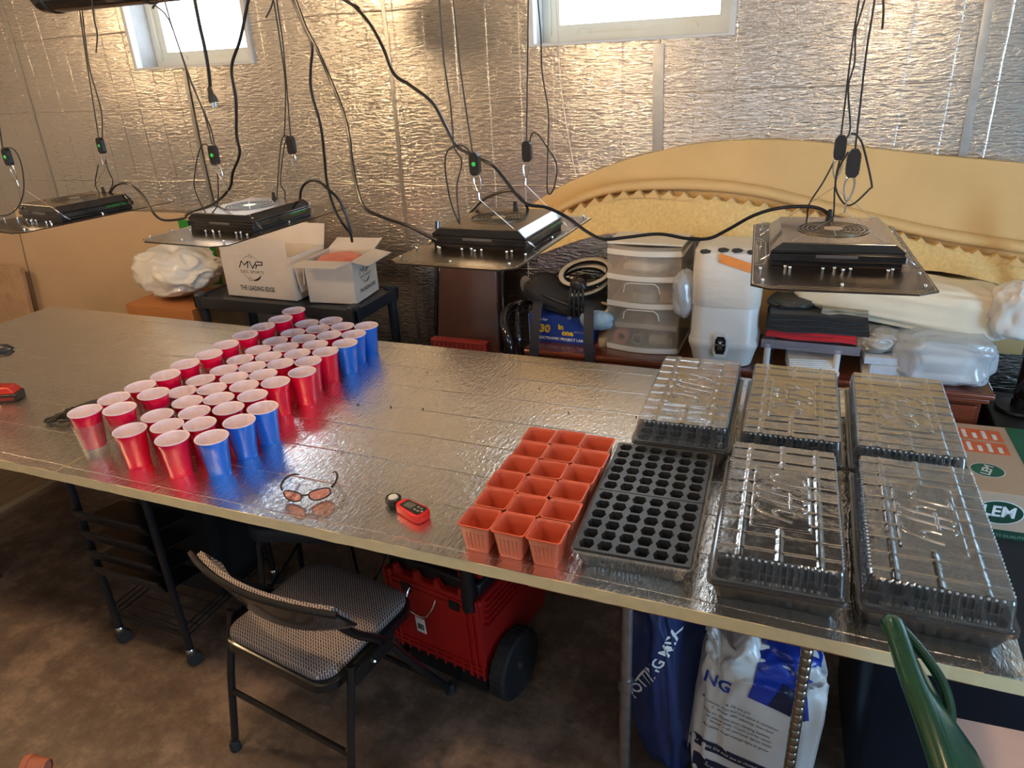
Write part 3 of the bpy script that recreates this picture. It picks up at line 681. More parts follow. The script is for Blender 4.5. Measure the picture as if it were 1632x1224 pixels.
LP = lamp_proto()
def flat(P): 
    for v in P.values():
        for o in (v if isinstance(v, list) else [v]): yield o
tx = MB(); vv, ff = text_data('VIPARSPECTRA', 0.0125, bold=0.0002); tx.X = frame((.1465, .075, .027), (0, 1, 0), (0, 0, 1)); tx.add(vv, ff)
LAMPTXT = tx.build('green_lettering', mat('green_ink', (0.02, 0.25, 0.05), 0.4), None, smooth=False)
lamps = []
for k, (x, y, rz, lab) in enumerate(((-2.625, .835, -.15, 'leftmost flat black grow lamp above the empty silver board'), (-1.715, .79, -.055, 'black grow lamp with bright white sheen on top, above the red cups'),
        (-.742, .715, -.03, 'black grow lamp hanging left of the yellow foam, third from the left'), (.157, .70, .075, 'rightmost grow lamp with brown octagonal plate above the seed trays'))):
    t = thing('grow_lamp', lab, 'lamp', (x, y, T+LZ), rz, 'hanging grow lamps')
    for o in flat(LP):
        if o.name.startswith('green') : continue
        d = o.copy(); C.objects.link(d); d.parent = t
    d = LAMPTXT.copy(); C.objects.link(d); d.parent = t
    lamps.append(t)
for o in list(flat(LP))+[LAMPTXT]: bpy.data.objects.remove(o)
def cam_xf(t, p):
    c, s = cos(t.rotation_euler.z), sin(t.rotation_euler.z); return Vector((t.location.x+c*p[0]-s*p[1], t.location.y+s*p[0]+c*p[1], t.location.z+p[2]))
# ratchet hangers and their cords
def hanger(label, li, sgn, body, apex, y, tops, loops, green=False):
    L_ = lamps[li]; bp_ = Vector(at_y(body[0], body[1], y)); ap = Vector(at_y(apex[0], apex[1], y))
    t = thing('rope_ratchet', label, 'hanger', tuple(bp_), 0, 'rope ratchets holding the grow lamps')
    loc = lambda p: tuple(Vector(p)-bp_)
    mb = MB(); d = (ap-bp_); d.normalize(); up_ = -d
    m = frame((0, 0, 0), up_.cross(Vector((0, -1, 0))).cross(up_) if False else Vector((1, 0, 0)), up_)
    mb.X = m; w_, h_ = .0135, .030
    mb.prism([(-w_, -h_+.008), (-w_+.006, -h_), (w_-.006, -h_), (w_, -h_+.008), (w_, h_-.01), (w_-.007, h_), (-w_+.007, h_), (-w_, h_-.01)], -.009, .009)
    for q in range(5): mb.box(-w_-.0012, w_+.0012, -.014+q*.006, -.011+q*.006, -.0075, .0075)
    mb.build('body', BLACK, t, smooth=False)
    if green:
        mb = MB(); mb.X = m; mb.lathe([(.0058, .008), (.0058, .0105), (.004, .0115), (0, .0115)], 14); mb.build('button', GREEN, t)
    # carabiner
    mb = MB(); bot = up_*(-h_); L0 = (ap-bp_).length-h_; L0 = min(L0, .075)
    side = Vector((1, 0, 0)); ring = []
    for a in range(20):
        th = 2*pi*a/20; wv = .0095*(1.0+0.35*cos(th))
        ring.append(tuple(bot*0.92 + up_*(-(L0*.36)*(1-cos(th))*1.0) + side*sin(th)*wv))
    mb.tube(ring, .0022, 6, closed=True); mb.build('carabiner', CHROME, t)
    end = bot + up_*(-L0*.72)
    mb = MB(); ta = loc(ap); mb.tube([tuple(end), ta], .0022, 6); mb.build('swivel', CHROME, t)
    for sx in (-1, 1):
        q = cam_xf(L_, (sx*.166, .13*sgn, .012)); w_dir = (q-ap)
        mb = MB().tube([ta, loc(ap+w_dir*.72)], .0007, 5); mb.tube([loc(ap+w_dir*.72), loc(ap+w_dir*.80)], .0026, 6)
        n_ = w_dir.cross(Vector((0, 0, 1))).normalized()*.004
        mb.tube([loc(ap+w_dir*.80), loc(ap+w_dir*.9+n_), loc(q), loc(ap+w_dir*.9-n_)], .0011, 5, closed=True)
        mb.build('hanging_wire', CHROME, t)
    for path in tops:
        P = [Vector(at_y(p[0], p[1], p[2] if len(p) > 2 else y)) for p in path]
        dd = (P[0]-P[1]).normalized()
        if P[0].z < T+1.6 and path[0][1] <= 0: P = [P[0]+dd*((ZC-.021-P[0].z)/max(dd.z, .3))]+P
        MB().tube([loc(p) for p in spline(P, 4)], .0022, 6).build('cord', CORD, t)
    for path in loops:
        P = [Vector(at_y(p[0], p[1], p[2] if len(p) > 2 else y+.004)) for p in path]
        MB().tube([loc(p) for p in spline(P, 6)], .0022, 6).build('loose_cord', CORD, t)
hanger('rope ratchet with green button at the far left frame edge', 0, -1, (12,250), (30,296), .62, [[(-30,0),(4,236)]], [[(5,236),(22,238),(34,262),(38,300),(30,328),(14,342),(-6,344)]], True)
hanger('rope ratchet with small green button behind the leftmost grow lamp', 0, 1, (161,232), (167,270), .96, [[(125,0),(137,90),(157,219)], [(129,0),(141,100),(153,145),(162,180),(163,221)]], [[(166,245),(172,270),(180,290),(172,308),(163,312),(154,300),(152,288),(157,262)]], True)
hanger('rope ratchet with large green button in front of the lamp above the cups', 1, -1, (341,247), (358,298), .66, [[(250,0),(247,8),(270,33),(300,120),(325,180),(338,231)], [(262,0),(275,45),(305,130),(334,200),(342,232)]], [[(333,233),(324,230),(316,245),(310,280),(310,300),(320,325),(331,341),(344,332),(348,310),(346,270)]], True)
hanger('plain black rope ratchet behind the lamp above the cups', 1, 1, (464,231), (470,275), .93, [[(436,0),(447,70),(455,140),(453,218)], [(441,0),(452,80),(463,219)]], [[(459,217),(450,220),(446,245),(443,285),(442,316),(452,318),(454,306),(447,290),(452,240),(456,222)]])
hanger('rope ratchet with green side button, left one above the third grow lamp', 2, -1, (757,261), (764,318), .59, [[(722,0),(735,120),(753,243)]], [[(700,-2),(703,40),(708,100),(717,160),(721,200),(724,235),(736,258),(728,300),(733,358)], [(750,245),(740,233),(724,233),(711,245),(710,275),(718,320),(731,356)]], True)
hanger('plain black rope ratchet with silver carabiner, right one above the third grow lamp', 2, 1, (840,241), (837,294), .86, [[(842,0),(839,228)]], [[(857,-2),(862,60),(864,115),(874,180),(873,240),(872,300),(877,309),(884,295),(887,262),(870,232),(857,214),(848,213),(844,228)]])
hanger('ribbed rope ratchet above the rightmost grow lamp, nearer of its pair', 3, -1, (1360,260), (1346,338), .56, [[(1394,0),(1380,90),(1363,238)]], [[(1352,242),(1336,270),(1332,300),(1345,324),(1360,325),(1385,302),(1389,292),(1376,235),(1366,216),(1356,213)]])
hanger('smooth rope ratchet above the rightmost grow lamp, farther of its pair', 3, 1, (1339,235), (1330,298), .84, [[(1369,0),(1357,80),(1340,220)], [(1378,0),(1364,50),(1362,100),(1352,140),(1355,205),(1347,222)]], [[(1331,254),(1312,290),(1290,325),(1288,350),(1303,362),(1318,358),(1328,345),(1331,290),(1338,256)]])
tag(MB().tube(spline([tuple(p) for p in pts([(1407,-8),(1408,20),(1406,46)], .6)], 4), .0024, 6).build('cord_end', CORD), 'short black cord end hanging at top right beside the lamp cords', 'cord')
tag(MB().tube(spline([tuple(p) for p in pts([(146,-6),(150,30),(155,55),(153,84)], .75)], 4), .0024, 6).build('cord_end', CORD), 'short black cord end dangling below the duct at upper left', 'cord')
tag(MB().tube(spline([tuple(p) for p in pts([(437,-6),(432,12),(424,28)], .75)], 4), .0024, 6).build('cord_end', CORD), 'short curled black cord end at top between window and cables', 'cord')
tag(MB().tube(spline([tuple(p) for p in pts([(885,-4),(890,60),(893,130),(903,200),(911,245),(919,284)], YW-.03)], 4), .0017, 6).build('thin_string', mat('clear_string', (.62,.60,.56), .4)), 'thin pale string hanging down the foil wall left of the right window', 'string')
def cable(label, L, r=.0048, name='power_cable'):
    P = [Vector(at_y(p[0], p[1], p[2])) for p in L]
    if L[0][1] <= 0: d = (P[0]-P[1]).normalized(); P = [P[0]+d*((ZC-.021-P[0].z)/max(d.z, .4))]+P
    o = MB().tube(spline(P, 7), r, 8).build(name, CABLE); return tag(o, label, 'cable')
cable('thick black cable winding down to the leftmost grow lamp', [(396,0,.7),(383,62,.7),(369,108,.7),(376,160,.7),(377,215,.7),(382,245,.7),(371,275,.72),(366,300,.75),(340,325,.8),(300,341,.85),(293,348,.88),(262,351,.92),(245,340,.95),(228,312,.97),(207,294,.97),(190,293,.97),(178,303,.97),(174,316,.962)])
cable('black cable looping from the lamp above the cups down over the open box', [(467,0,.9),(482,38,.9),(497,72,.9),(495,110,.9),(496,145,.9),(511,200,.9),(517,250,.9),(521,290,.9),(532,330,.9),(545,355,.9),(558,372,.92),(561,385,.95)])
cable('short black cable arching out of the lamp above the cups', [(478,321,.915),(480,303,.91),(487,292,.9),(498,288,.9),(510,291,.89),(525,303,.88),(541,320,.88),(552,345,.89),(560,372,.9)])
cable('black cable passing left of centre to the side of the third grow lamp', [(471,0,.7),(488,45,.7),(507,82,.7),(528,130,.7),(547,178,.68),(556,215,.66),(562,262,.64),(570,303,.62),(582,332,.60),(612,347,.58),(650,360,.56),(697,384,.55)])
cable('long black cable swooping across the middle to the rightmost grow lamp', [(546,-2,.75),(565,10,.75),(592,42,.75),(612,80,.75),(628,118,.75),(655,137,.74),(690,165,.73),(712,205,.72),(728,233,.70),(755,249,.68),(784,263,.66),(803,284,.66),(824,311,.66),(842,326,.66),(872,331,.68),(905,347,.70),(935,369,.70),(962,381,.70),(1000,378,.72),(1050,373,.74),(1095,380,.76),(1130,380,.78),(1160,366,.80),(1200,344,.82),(1240,332,.83),(1285,329,.83),(1312,335,.83),(1326,350,.83),(1329,361,.826)])
cable('short black cable arching over the third grow lamp', [(739,359,.84),(752,336,.84),(772,317,.84),(795,307,.84),(815,304,.84),(830,315,.84),(840,330,.843),(842,346,.845)])
pl = thing('hanging_plug', 'black cable ending in a three-pin plug in front of the left window', 'plug', tuple(at_y(338, 156, .75)))
lp = np.array(pl.location)
P = [at_y(a, b, .75) for a, b in ((309,-6),(318,40),(326,75),(332,110),(335,138))]; P = [P[0]+(P[0]-P[1])*2.0]+P
MB().tube([tuple(np.array(p)-lp) for p in spline(P, 5)], .0055, 8).build('cable', CABLE, pl)
mb = MB(); mb.X = Matrix.Rotation(rad(-8), 4, 'Y'); mb.lathe([(.006, .034), (.008, .02), (.0085, .008)], 12); mb.hexa([(-.010, -.009, -.014), (.014, -.009, -.014), (.014, .009, -.014), (-.010, .009, -.014)], [(-.009, -.008, .010), (.011, -.008, .008), (.011, .008, .008), (-.009, .008, .010)]); mb.build('plug_body', BLACK, pl, smooth=False)
for q in (-.004, .004, .009): MB().box(q-.001, q+.001, -.003, .003, -.028, -.0135).build('prong', CHROME, pl, smooth=False)

# ================================================================== SMALL THINGS ON THE TABLE
g = thing('safety_glasses', 'dark wraparound glasses with amber lenses lying near the table front edge', 'glasses', (-1.097, .098, T), rad(24))
fr_ = MB(); W = .070
def gp(u): return (u*W, -.010-.0+.030*abs(u)**2.2)          # wrap of the front
top = [(gp(u)[0], gp(u)[1], .0385-.006*abs(u)) for u in np.linspace(-1, 1, 17)]
for sx in (-1, 1):
    lo = []
    for a in range(18):
        th = 2*pi*a/18; u = sx*(.53+.39*cos(th)); zz = .0215+.0165*(math.copysign(abs(sin(th))**.7, sin(th)))-.003*(abs(u)-.5)
        lo.append((gp(u)[0], gp(u)[1], zz))
    fr_.tube(lo, .0021, 6, closed=True)
    le = MB(); cx_ = tuple(np.mean(np.array(lo), axis=0)); le.add([cx_]+lo, [(0, 1+k, 1+(k+1) % 18) for k in range(18)]); le.build('lens', LENS, g)
    te = MB(); te.tube(spline([(sx*W*.97, .018, .030), (sx*W*1.08, .04, .032), (sx*W*1.06, .075, .031), (sx*W*.90, .105, .026), (sx*W*.72, .125, .014)], 5), [.0032]*13+[.0026]*8, 8); te.build('temple', mat('glasses_frame', (.03, .022, .02), .3), g)
fr_.tube([(gp(u)[0], gp(u)[1], .027) for u in np.linspace(-.14, .14, 5)], .0028, 6)
for sx in (-1, 1): fr_.tube([(sx*.010, -.008, .022), (sx*.009, -.0, .014)], .002, 6)
fr_.build('frame', mat('glasses_frame', (.03, .022, .02), .3), g)
m_ = thing('light_meter', 'small red light meter with black round sensor on the silver table', 'meter', (-.785, .130, T), rad(-20))
mb = MB(); mb.X = Matrix.Translation((0, 0, 0)); mb.prism([(-.048, -.012), (-.040, -.020), (.034, -.027), (.050, -.020), (.053, 0), (.050, .020), (.034, .027), (-.040, .020), (-.048, .012)], .001, .026); mb.build('body', mat('meter_red', (.62, .012, .016), .35), m_, bevel=.004)
MB().prism([(-.032, -.013), (-.026, -.016), (.040, -.019), (.044, -.010), (.044, .010), (.040, .019), (-.026, .016), (-.032, .013)], .0255, .0272).build('keypad_face', BLACK, m_, smooth=False)
MB().box(-.022, .008, -.012, .012, .0272, .0278).build('screen', mat('meter_screen', (.10, .11, .10), .15), m_, smooth=False)
for (bx, by) in ((.016, -.009), (.016, .004), (.028, -.009), (.028, .004), (.038, -.004)):
    MB().box(bx, bx+.007, by, by+.006, .0272, .0288).build('button', mat('button_grey', (.25, .25, .25), .5), m_, smooth=False)
MB().lathe([(.0, .002), (.019, .002), (.022, .006), (.022, .018), (.018, .022), (.0165, .021), (.0165, .019), (0, .019)], 24, (-.078, .002, .003)).build('sensor_ring', BLACK, m_)
MB().lathe([(.014, .0192), (.012, .0225), (.006, .0245), (0, .025)], 20, (-.078, .002, .003)).build('sensor_dome', mat('sensor_white', (.75,.74,.72), .5), m_)
MB().box(-.060, -.044, -.006, .006, .008, .018).build('neck', BLACK, m_, smooth=False)
# drill standing on its battery at the left frame edge
d_ = thing('cordless_drill', 'black cordless drill standing on a red battery at the left table edge', 'drill', (-2.66, .335, T), rad(24))
mb = MB(); mb.prism([(-.05, -.036), (.055, -.036), (.068, -.026), (.070, .026), (.055, .036), (-.05, .036)], .0, .030); mb.build('battery_base', BLACK, d_, bevel=.004)
mb = MB(); mb.hexa([(-.05, -.034, .030), (.066, -.032, .030), (.066, .032, .030), (-.05, .034, .030)], [(-.04, -.026, .058), (.045, -.024, .056), (.045, .024, .056), (-.04, .026, .058)]); mb.build('battery_top', mat('drill_red', (.50, .03, .02), .4), d_, bevel=.006)
MB().box(-.02, .062, -.0372, -.0360, .008, .021).build('label_strip', mat('label_dark_red', (.20, .02, .02), .4), d_, smooth=False)
MB().box(-.018, .006, -.0378, -.0372, .010, .019).build('white_label', WINK, d_, smooth=False)
mb = MB(); mb.tube([(-.02, 0, .055), (-.035, 0, .11), (-.045, 0, .165)], [.021, .019, .022], 14); mb.build('grip', BLACK, d_)
mb = MB(); mb.X = Matrix.Translation((-.045, 0, .195)) @ Matrix.Rotation(rad(90), 4, 'Y'); mb.lathe([(0, -.085), (.027, -.083), (.033, -.06), (.034, .02), (.030, .045)], 20); mb.build('motor_body', mat('drill_red', (.5, .03, .02), .4), d_)
mb = MB(); mb.X = Matrix.Translation((-.045, 0, .195)) @ Matrix.Rotation(rad(90), 4, 'Y'); mb.lathe([(.027, .045), (.028, .07), (.024, .10), (.023, .125), (.012, .142), (0, .143)], 20); mb.build('chuck', mat('chuck_grey', (.02, .022, .026), .35), d_)
mb = MB(); mb.X = Matrix.Translation((-.045, 0, .195)) @ Matrix.Rotation(rad(90), 4, 'Y'); mb.lathe([(.003, .142), (.003, .168), (.0012, .175)], 8); mb.build('bit', STEEL, d_)
# bundle of black straps
z_ = thing('strap_bundle', 'bundle of thin black straps lying beside the leftmost nested cup', 'straps', (-2.15, .31, T))
rnd = random.Random(3)
for q in range(34):
    a = rnd.uniform(-.012, .012); b_ = rnd.uniform(-.012, .012)
    P = [(-.14+rnd.uniform(-.02, .02), -.075+b_, .006+rnd.uniform(0, .006)), (-.10, -.04+a, .02+rnd.uniform(0, .012)), (-.04, .02+b_, .036+rnd.uniform(0, .015)), (.02, .07+a, .035+rnd.uniform(0, .012)), (.06, .075+b_, .022), (.055+a, .04, .012), (.0+b_, -.02, .008+rnd.uniform(0, .01)), (-.08, -.07+a, .008+rnd.uniform(0, .01))]
    P = P[:rnd.choice((4, 5, 7, 8))]
    MB().tube(spline(P, 4), .0034, 5).build('strap', CORD, z_)
for q in range(46):      # frayed, tangled middle of the bundle
    t0 = rnd.uniform(-.11, .03); c = (t0, -.045+(t0+.10)*.75+rnd.uniform(-.014, .014), .010+.028*max(0, sin((t0+.11)*22)))
    a = rnd.uniform(.2, 1.3)
    P = [(c[0]+cos(a)*k*.022+rnd.uniform(-.006, .006), c[1]+sin(a)*k*.020+rnd.uniform(-.006, .006), max(.004, c[2]+rnd.uniform(-.008, .010))) for k in (-1.3, -.5, .4, 1.3)]
    MB().tube(spline(P, 4), .003, 5).build('strap', CORD, z_)
# crumbs of soil
rnd = random.Random(11); ck = [at_z(px_, py_, 0.0) for px_, py_ in ((623,649),(674,652),(681,594),(906,658),(572,645),(570,646),(1014,665),(860,620))]
for q, p in enumerate(ck): tag(MB().ball((p[0], p[1], T+.002), (.003, .0022, .002), 6, nz=.2, seed=q).build('soil_crumb', SOIL), ['crumb nearest the blue cups', 'crumb just right of the cups', 'small crumb in the middle back of the board', 'crumb between lamp shadow and back left lid', 'left crumb of the close pair in the middle', 'right crumb of the close pair in the middle', 'crumb beside the back left lid', 'crumb behind the orange pots'][q]+' on the silver table', 'crumb', 'soil crumbs on the table')
# ================================================================== BEHIND THE TABLE
def carton(t, w, d, h, mat_o, th=.004, closed=True):
    mb = MB()
    if closed: mb.box(-w/2, w/2, -d/2, d/2, 0, h)
    else:
        mb.box(-w/2, w/2, -d/2, d/2, 0, th); mb.box(-w/2, w/2, -d/2, -d/2+th, th, h); mb.box(-w/2, w/2, d/2-th, d/2, th, h)
        mb.box(-w/2, -w/2+th, -d/2+th, d/2-th, th, h); mb.box(w/2-th, w/2, -d/2+th, d/2-th, th, h)
    return mb.build('box_body', mat_o, t, smooth=False, bevel=.0015)
def flap(t, p0, p1, out, name='flap', m=CARDW):
    p0, p1, out = Vector(p0), Vector(p1), Vector(out); n = (p1-p0).cross(out).normalized()*.002
    a = [p0-n, p1-n, p1+out-n, p0+out-n]; b = [p0+n, p1+n, p1+out+n, p0+out+n]
    return MB().hexa([tuple(x) for x in a], [tuple(x) for x in b]).build(name, m, t, smooth=False)
def disc_logo(t, m, s=1.0):
    for nm, pls in (('logo_letter_m', [[(-.062, -.014), (-.046, .014)], [(-.046, .014), (-.034, -.002), (-.012, .014)], [(-.012, .014), (-.020, -.014)]]), ('logo_letter_v', [[(-.004, .014), (.006, -.014), (.030, .014)]]), ('logo_letter_p', [[(.034, .014), (.060, .014), (.058, .002), (.022, .000)], [(.030, .001), (.022, -.014)]])):
        ml = MB(); ml.X = m @ Matrix.Translation((0, .014*s, .0003)) @ Matrix.Scale(s, 4)
        for pl in pls:
            for a, b in zip(pl[:-1], pl[1:]):
                d = Vector((b[0]-a[0], b[1]-a[1])).normalized()*.0012; n = Vector((-d.y, d.x))*1.9
                ml.add([(a[0]-d.x-n.x, a[1]-d.y-n.y, 0), (b[0]+d.x-n.x, b[1]+d.y-n.y, 0), (b[0]+d.x+n.x, b[1]+d.y+n.y, 0), (a[0]-d.x+n.x, a[1]-d.y+n.y, 0)], [(0, 1, 2, 3)])
        ml.build(nm, INK, t, smooth=False)
    text_on('logo_caption', 'DISC SPORTS', .0165*s, m @ Matrix.Translation((0, -.016*s, 0)), INK, t, sx=1.25)
    mb = MB(); mb.X = m
    def arc(r, a0, a1, w0, w1):
        n = 20; P = [(r*cos(rad(a0+(a1-a0)*i/n)), r*sin(rad(a0+(a1-a0)*i/n))) for i in range(n+1)]; vs = []
        for i, (x, y) in enumerate(P):
            k = w0+(w1-w0)*sin(pi*i/n); u = Vector((x, y)).normalized(); vs += [(x-u.x*k, y-u.y*k, .0004), (x+u.x*k, y+u.y*k, .0004)]
        mb.add(vs, [(2*i, 2*i+1, 2*i+3, 2*i+2) for i in range(n)])
    r = .050*s
    arc(r, 30, 78, .0006, .0008); arc(r, 96, 140, .0006, .0008); arc(r, 205, 242, .0006, .001); arc(r, 262, 330, .0007, .0042*s)
    for a in (87, 250):
        q = [(r*cos(rad(a))+.007*s*cos(2*pi*k/14), r*sin(rad(a))+.007*s*sin(2*pi*k/14), .0004) for k in range(14)]
        mb.tube(q, .0008, 4, closed=True)
    mb.build('logo_ring', INK, t, smooth=False)
    text_on('slogan', 'THE LEADING EDGE', .027*s, m @ Matrix.Translation((0.01*s, -.085*s, 0)), INK, t, sx=.72, bold=.0006)
# slate rack
RZ = .05
RX0, RX1, RY0, RY1 = -2.775, -1.80, 1.44, 1.83
rk = thing('shelf_rack', 'dark slate plastic shelf rack holding two white disc cartons behind the cups', 'shelf rack', (0, 0, 0))
for sz in (T+RZ, T-.32, .08):
    mb = MB(); mb.box(RX0+.02, RX1-.02, RY0+.012, RY1-.012, sz-.02, sz); mb.box(RX0, RX1, RY0, RY0+.02, sz-.055, sz+.004); mb.box(RX0, RX1, RY1-.02, RY1, sz-.055, sz+.004); mb.box(RX0, RX0+.02, RY0, RY1, sz-.055, sz+.004); mb.box(RX1-.02, RX1, RY0, RY1, sz-.055, sz+.004)
    mb.build('shelf', RACKB, rk, smooth=False, bevel=.003)
for px_ in (RX0+.028, RX1-.028):
    for py_ in (RY0+.028, RY1-.028):
        MB().lathe([(.026, 0), (.026, .03), (.024, T+RZ-.06), (.033, T+RZ-.056), (.034, T+RZ+.012), (.028, T+RZ+.02), (0, T+RZ+.02)], 20, (px_, py_, 0)).build('post', RACKB, rk)
t = thing('disc_carton', 'larger white open disc carton with tall flap on the dark rack', 'box', (-2.385, 1.64, T+RZ+.0045), -.02, 'disc cartons on the rack')
w_, d_2, h_ = .43, .27, .215
carton(t, w_, d_2, h_, CARDW, closed=False)
flap(t, (-w_/2+.004, -d_2/2+.002, h_-.001), (w_/2-.02, -d_2/2+.002, h_-.001), (.0, .004, .085), m=CARDW)
flap(t, (w_/2, -d_2/2+.01, h_), (w_/2, d_2/2-.01, h_), (.028, 0, -.17)); flap(t, (-w_/2, d_2/2-.01, h_), (-w_/2, -d_2/2+.01, h_), (-.03, 0, .11)); flap(t, (w_/2, d_2/2, h_), (-w_/2, d_2/2, h_), (.0, .03, .10))
disc_logo(t, frame((-.03, -d_2/2-.0006, .150), (1, 0, 0), (0, 0, 1)), 1.22)
t = thing('disc_carton', 'smaller white open disc carton with pink disc inside at the rack corner', 'box', (-1.985, 1.635, T+RZ+.0045), .10, 'disc cartons on the rack')
w_, d_2, h_ = .25, .245, .205
carton(t, w_, d_2, h_, CARDW, closed=False)
flap(t, (-w_/2, -d_2/2, h_), (w_/2, -d_2/2, h_), (-.03, -.105, -.004)); flap(t, (w_/2, -d_2/2, h_), (w_/2, d_2/2, h_), (.10, -.02, -.010)); flap(t, (w_/2, d_2/2, h_), (-w_/2, d_2/2, h_), (.0, .10, .03)); flap(t, (-w_/2, d_2/2, h_), (-w_/2, -d_2/2, h_), (-.018, 0, -.12))
disc_logo(t, frame((w_/2+.0006, 0, .125), (0, 1, 0), (0, 0, 1)), .92)
for k in range(6):
    dm = [mat('disc_pink', (.85, .22, .15), .35), mat('disc_blue', (.05, .10, .45), .35)][k % 2]
    zz = T+RZ+.012+.0045+(5-k)*.0345
    tag(MB().lathe([(0, .0185), (.07, .018), (.092, .015), (.105, .006), (.105, .002), (.098, 0), (.094, .004), (0, .012)], 32, (-1.985, 1.635, zz)).build('flying_disc', dm), 'pink flying disc on top of the stack in the smaller carton' if k == 0 else '%s flying disc in the smaller carton, %s from the top' % (['pink', 'blue'][k % 2], NUM[k]), 'disc', 'flying discs in the carton')
text_on('disc_print', 'DISC', .03, Matrix.Translation((-1.985, 1.62, T+RZ+.012+.0045+5*.0345+.0188)), mat('disc_red_ink', (.5, .05, .04), .4), None)
bpy.data.objects.remove(bpy.data.objects['disc_print'])
# boards leaning on the wall at left
def leaning(label, x0, x1, z1, yb, lean, m=PAPERB, th=.028, z0=0.0, extra=0):
    mb = MB(); mb.slab(lambda u, v: (x0+(x1-x0)*u + extra*(1-v), yb-lean*(1-v), z0+(z1-z0)*v), (0, -th, 0), 1, 1)
    return tag(mb.build('foam_sheet', m, smooth=False, bevel=.002), label, 'insulation board', 'tan boards leaning on the wall')
leaning('large tan board leaning on the foil wall behind the left lamps', -4.66, -2.40, T+.36, 1.975, .10)
leaning('tan board partly hidden at the left edge behind a shorter one', -6.0, -4.69, T+.22, 1.975, .10)
leaning('short tan board with pale edge in front at the far left', -6.0, -4.62, T+.0, 1.86, .08, mat('tan_board_dim', (.48, .32, .20), .75))
# carton + white bag
t = thing('brown_carton', 'orange-brown cardboard carton under a white plastic bag behind the table', 'box', (-3.012, 1.60, 0), 0)
carton(t, .46, .36, T-.012, CARDO)
MB().box(-.23, .23, -.1805, -.180, T-.09, T-.085).build('tape_seam', CARD, t, smooth=False)
def bag(name, label, c, r, matl, seed, nz=.10, sq=.75, n=40, xf=None, cat='bag', folds=.5):
    n = int(n*1.8); off = Vector((seed*3.7, seed*1.9, seed*.7)); sg = lambda t_, e: math.copysign(abs(t_)**e, t_); vs = []; fs = []
    for j in range(n//2+1):
        th = pi*j/(n//2)
        for i in range(n):
            a = 2*pi*i/n; x, y, z = sin(th)*cos(a), sin(th)*sin(a), cos(th); p = Vector((x, y, z))
            w1 = Vector((mnoise.noise(p*1.5+off), mnoise.noise(p*1.5-off), mnoise.noise(p*1.5+off*2)))
            q = p*1.5+w1*.6
            k = 1+nz*1.1*mnoise.noise(p*1.4+off)
            k += nz*folds*2.6*(.34-abs(mnoise.noise(q*1.3+off))*1.5)+nz*folds*.7*(.25-abs(mnoise.noise(q*2.6-off))*1.3)+nz*folds*.12*(.2-abs(mnoise.noise(q*6+off)))
            vs.append((r[0]*sg(x, sq)*k, r[1]*sg(y, sq)*k, r[2]*sg(z, sq)*k))
    for j in range(n//2):
        for i in range(n): fs.append((j*n+i, (j+1)*n+i, (j+1)*n+(i+1) % n, j*n+(i+1) % n))
    if xf: vs = [xf(v) for v in vs]
    mb = MB(); mb.add(vs, fs); o = mb.build(name, matl, None, ang=80); o.location = c
    return tag(o, label, cat) if label else o
WBAG = mat('white_film', (.74, .71, .66), .28, var=.06, nscale=5, coat=.3)
o = bag('plastic_bag', 'crumpled white plastic bag draped on the orange-brown carton', (-2.98, 1.60, T+.135), (.235, .165, .165), WBAG, 5, .20, .85, 60, lambda v: (v[0], v[1], v[2]*(1-.45*max(0, v[0]/.25))*(1 if v[2] > 0 else .72)-.05*max(0, -v[0]/.24)**2))
gc = thing('green_folder', 'green folder corner sticking up behind the white bag', 'folder', (-3.04, 1.84, T-.011), 0)
MB().box(-.14, .08, 0, .012, 0, .36).build('cover', mat('folder_green', (.02, .25, .03), .5), gc, smooth=False, bevel=.001)
MB().box(-.138, .078, .0125, .014, .004, .35).build('paper', WINK, gc, smooth=False)
o = tag(MB().box(-3.24, -2.86, 1.785, 1.835, 0, T-.0115).build('grey_box', CARD, smooth=False), 'plain tan carton standing behind the orange-brown carton', 'box')
# brown leather chair against the wall
ch = thing('leather_chair', 'dark brown leather chair with black frame standing against the foil wall', 'chair', (-1.36, 1.66, 0), .02)
mb = MB(); mb.slab(lambda u, v: ((u-.5)*(.33-.05*v), .02+.10*v-.03*sin(u*pi), T-.20+.56*v), (0, .05, 0), 8, 10); mb.build('backrest', LEATH, ch, bevel=.008)
mb = MB(); mb.slab(lambda u, v: ((u-.5)*.335, -.012+.02*v-.02*sin(u*pi), T-.30+.12*v), (0, .045, 0), 8, 4); mb.build('lower_cushion', LEATH, ch, bevel=.006)
MB().box(-.17, .17, -.20, .06, .42, .47).build('seat', LEATH, ch, bevel=.015)
for sx in (-1, 1):
    MB().tube([(sx*.185, .05, 0), (sx*.183, .04, .45), (sx*.180, .06, T-.1), (sx*.160, .14, T+.40)], .011, 10).build('frame_tube', GLOSSB, ch)
    MB().tube([(sx*.18, -.20, 0), (sx*.18, -.19, .43)], .011, 8).build('leg', GLOSSB, ch)
MB().lathe([(0, 0), (.004, .001), (.004, .004), (0, .005)], 8).build('rivet', CHROME, ch).location = (0.0, -.035, T-.215)
bk = thing('red_book', 'dark red ribbed binder standing on the leather chair seat', 'binder', (-1.33, 1.54, .471), 0)
MB().box(-.14, .14, -.015, .03, 0, .245).build('cover', mat('dark_red_cloth', (.20, .015, .012), .6), bk, smooth=False, bevel=.002)
for q in range(12): MB().box(-.135+q*.023, -.128+q*.023, -.018, -.015, .005, .24).build('rib', mat('dark_red_rib', (.10, .008, .006), .6), bk, smooth=False)
ar = thing('black_office_chair', 'glossy black rounded chair arm beside the leather chair', 'chair', (-1.07, 1.62, 0), 0)
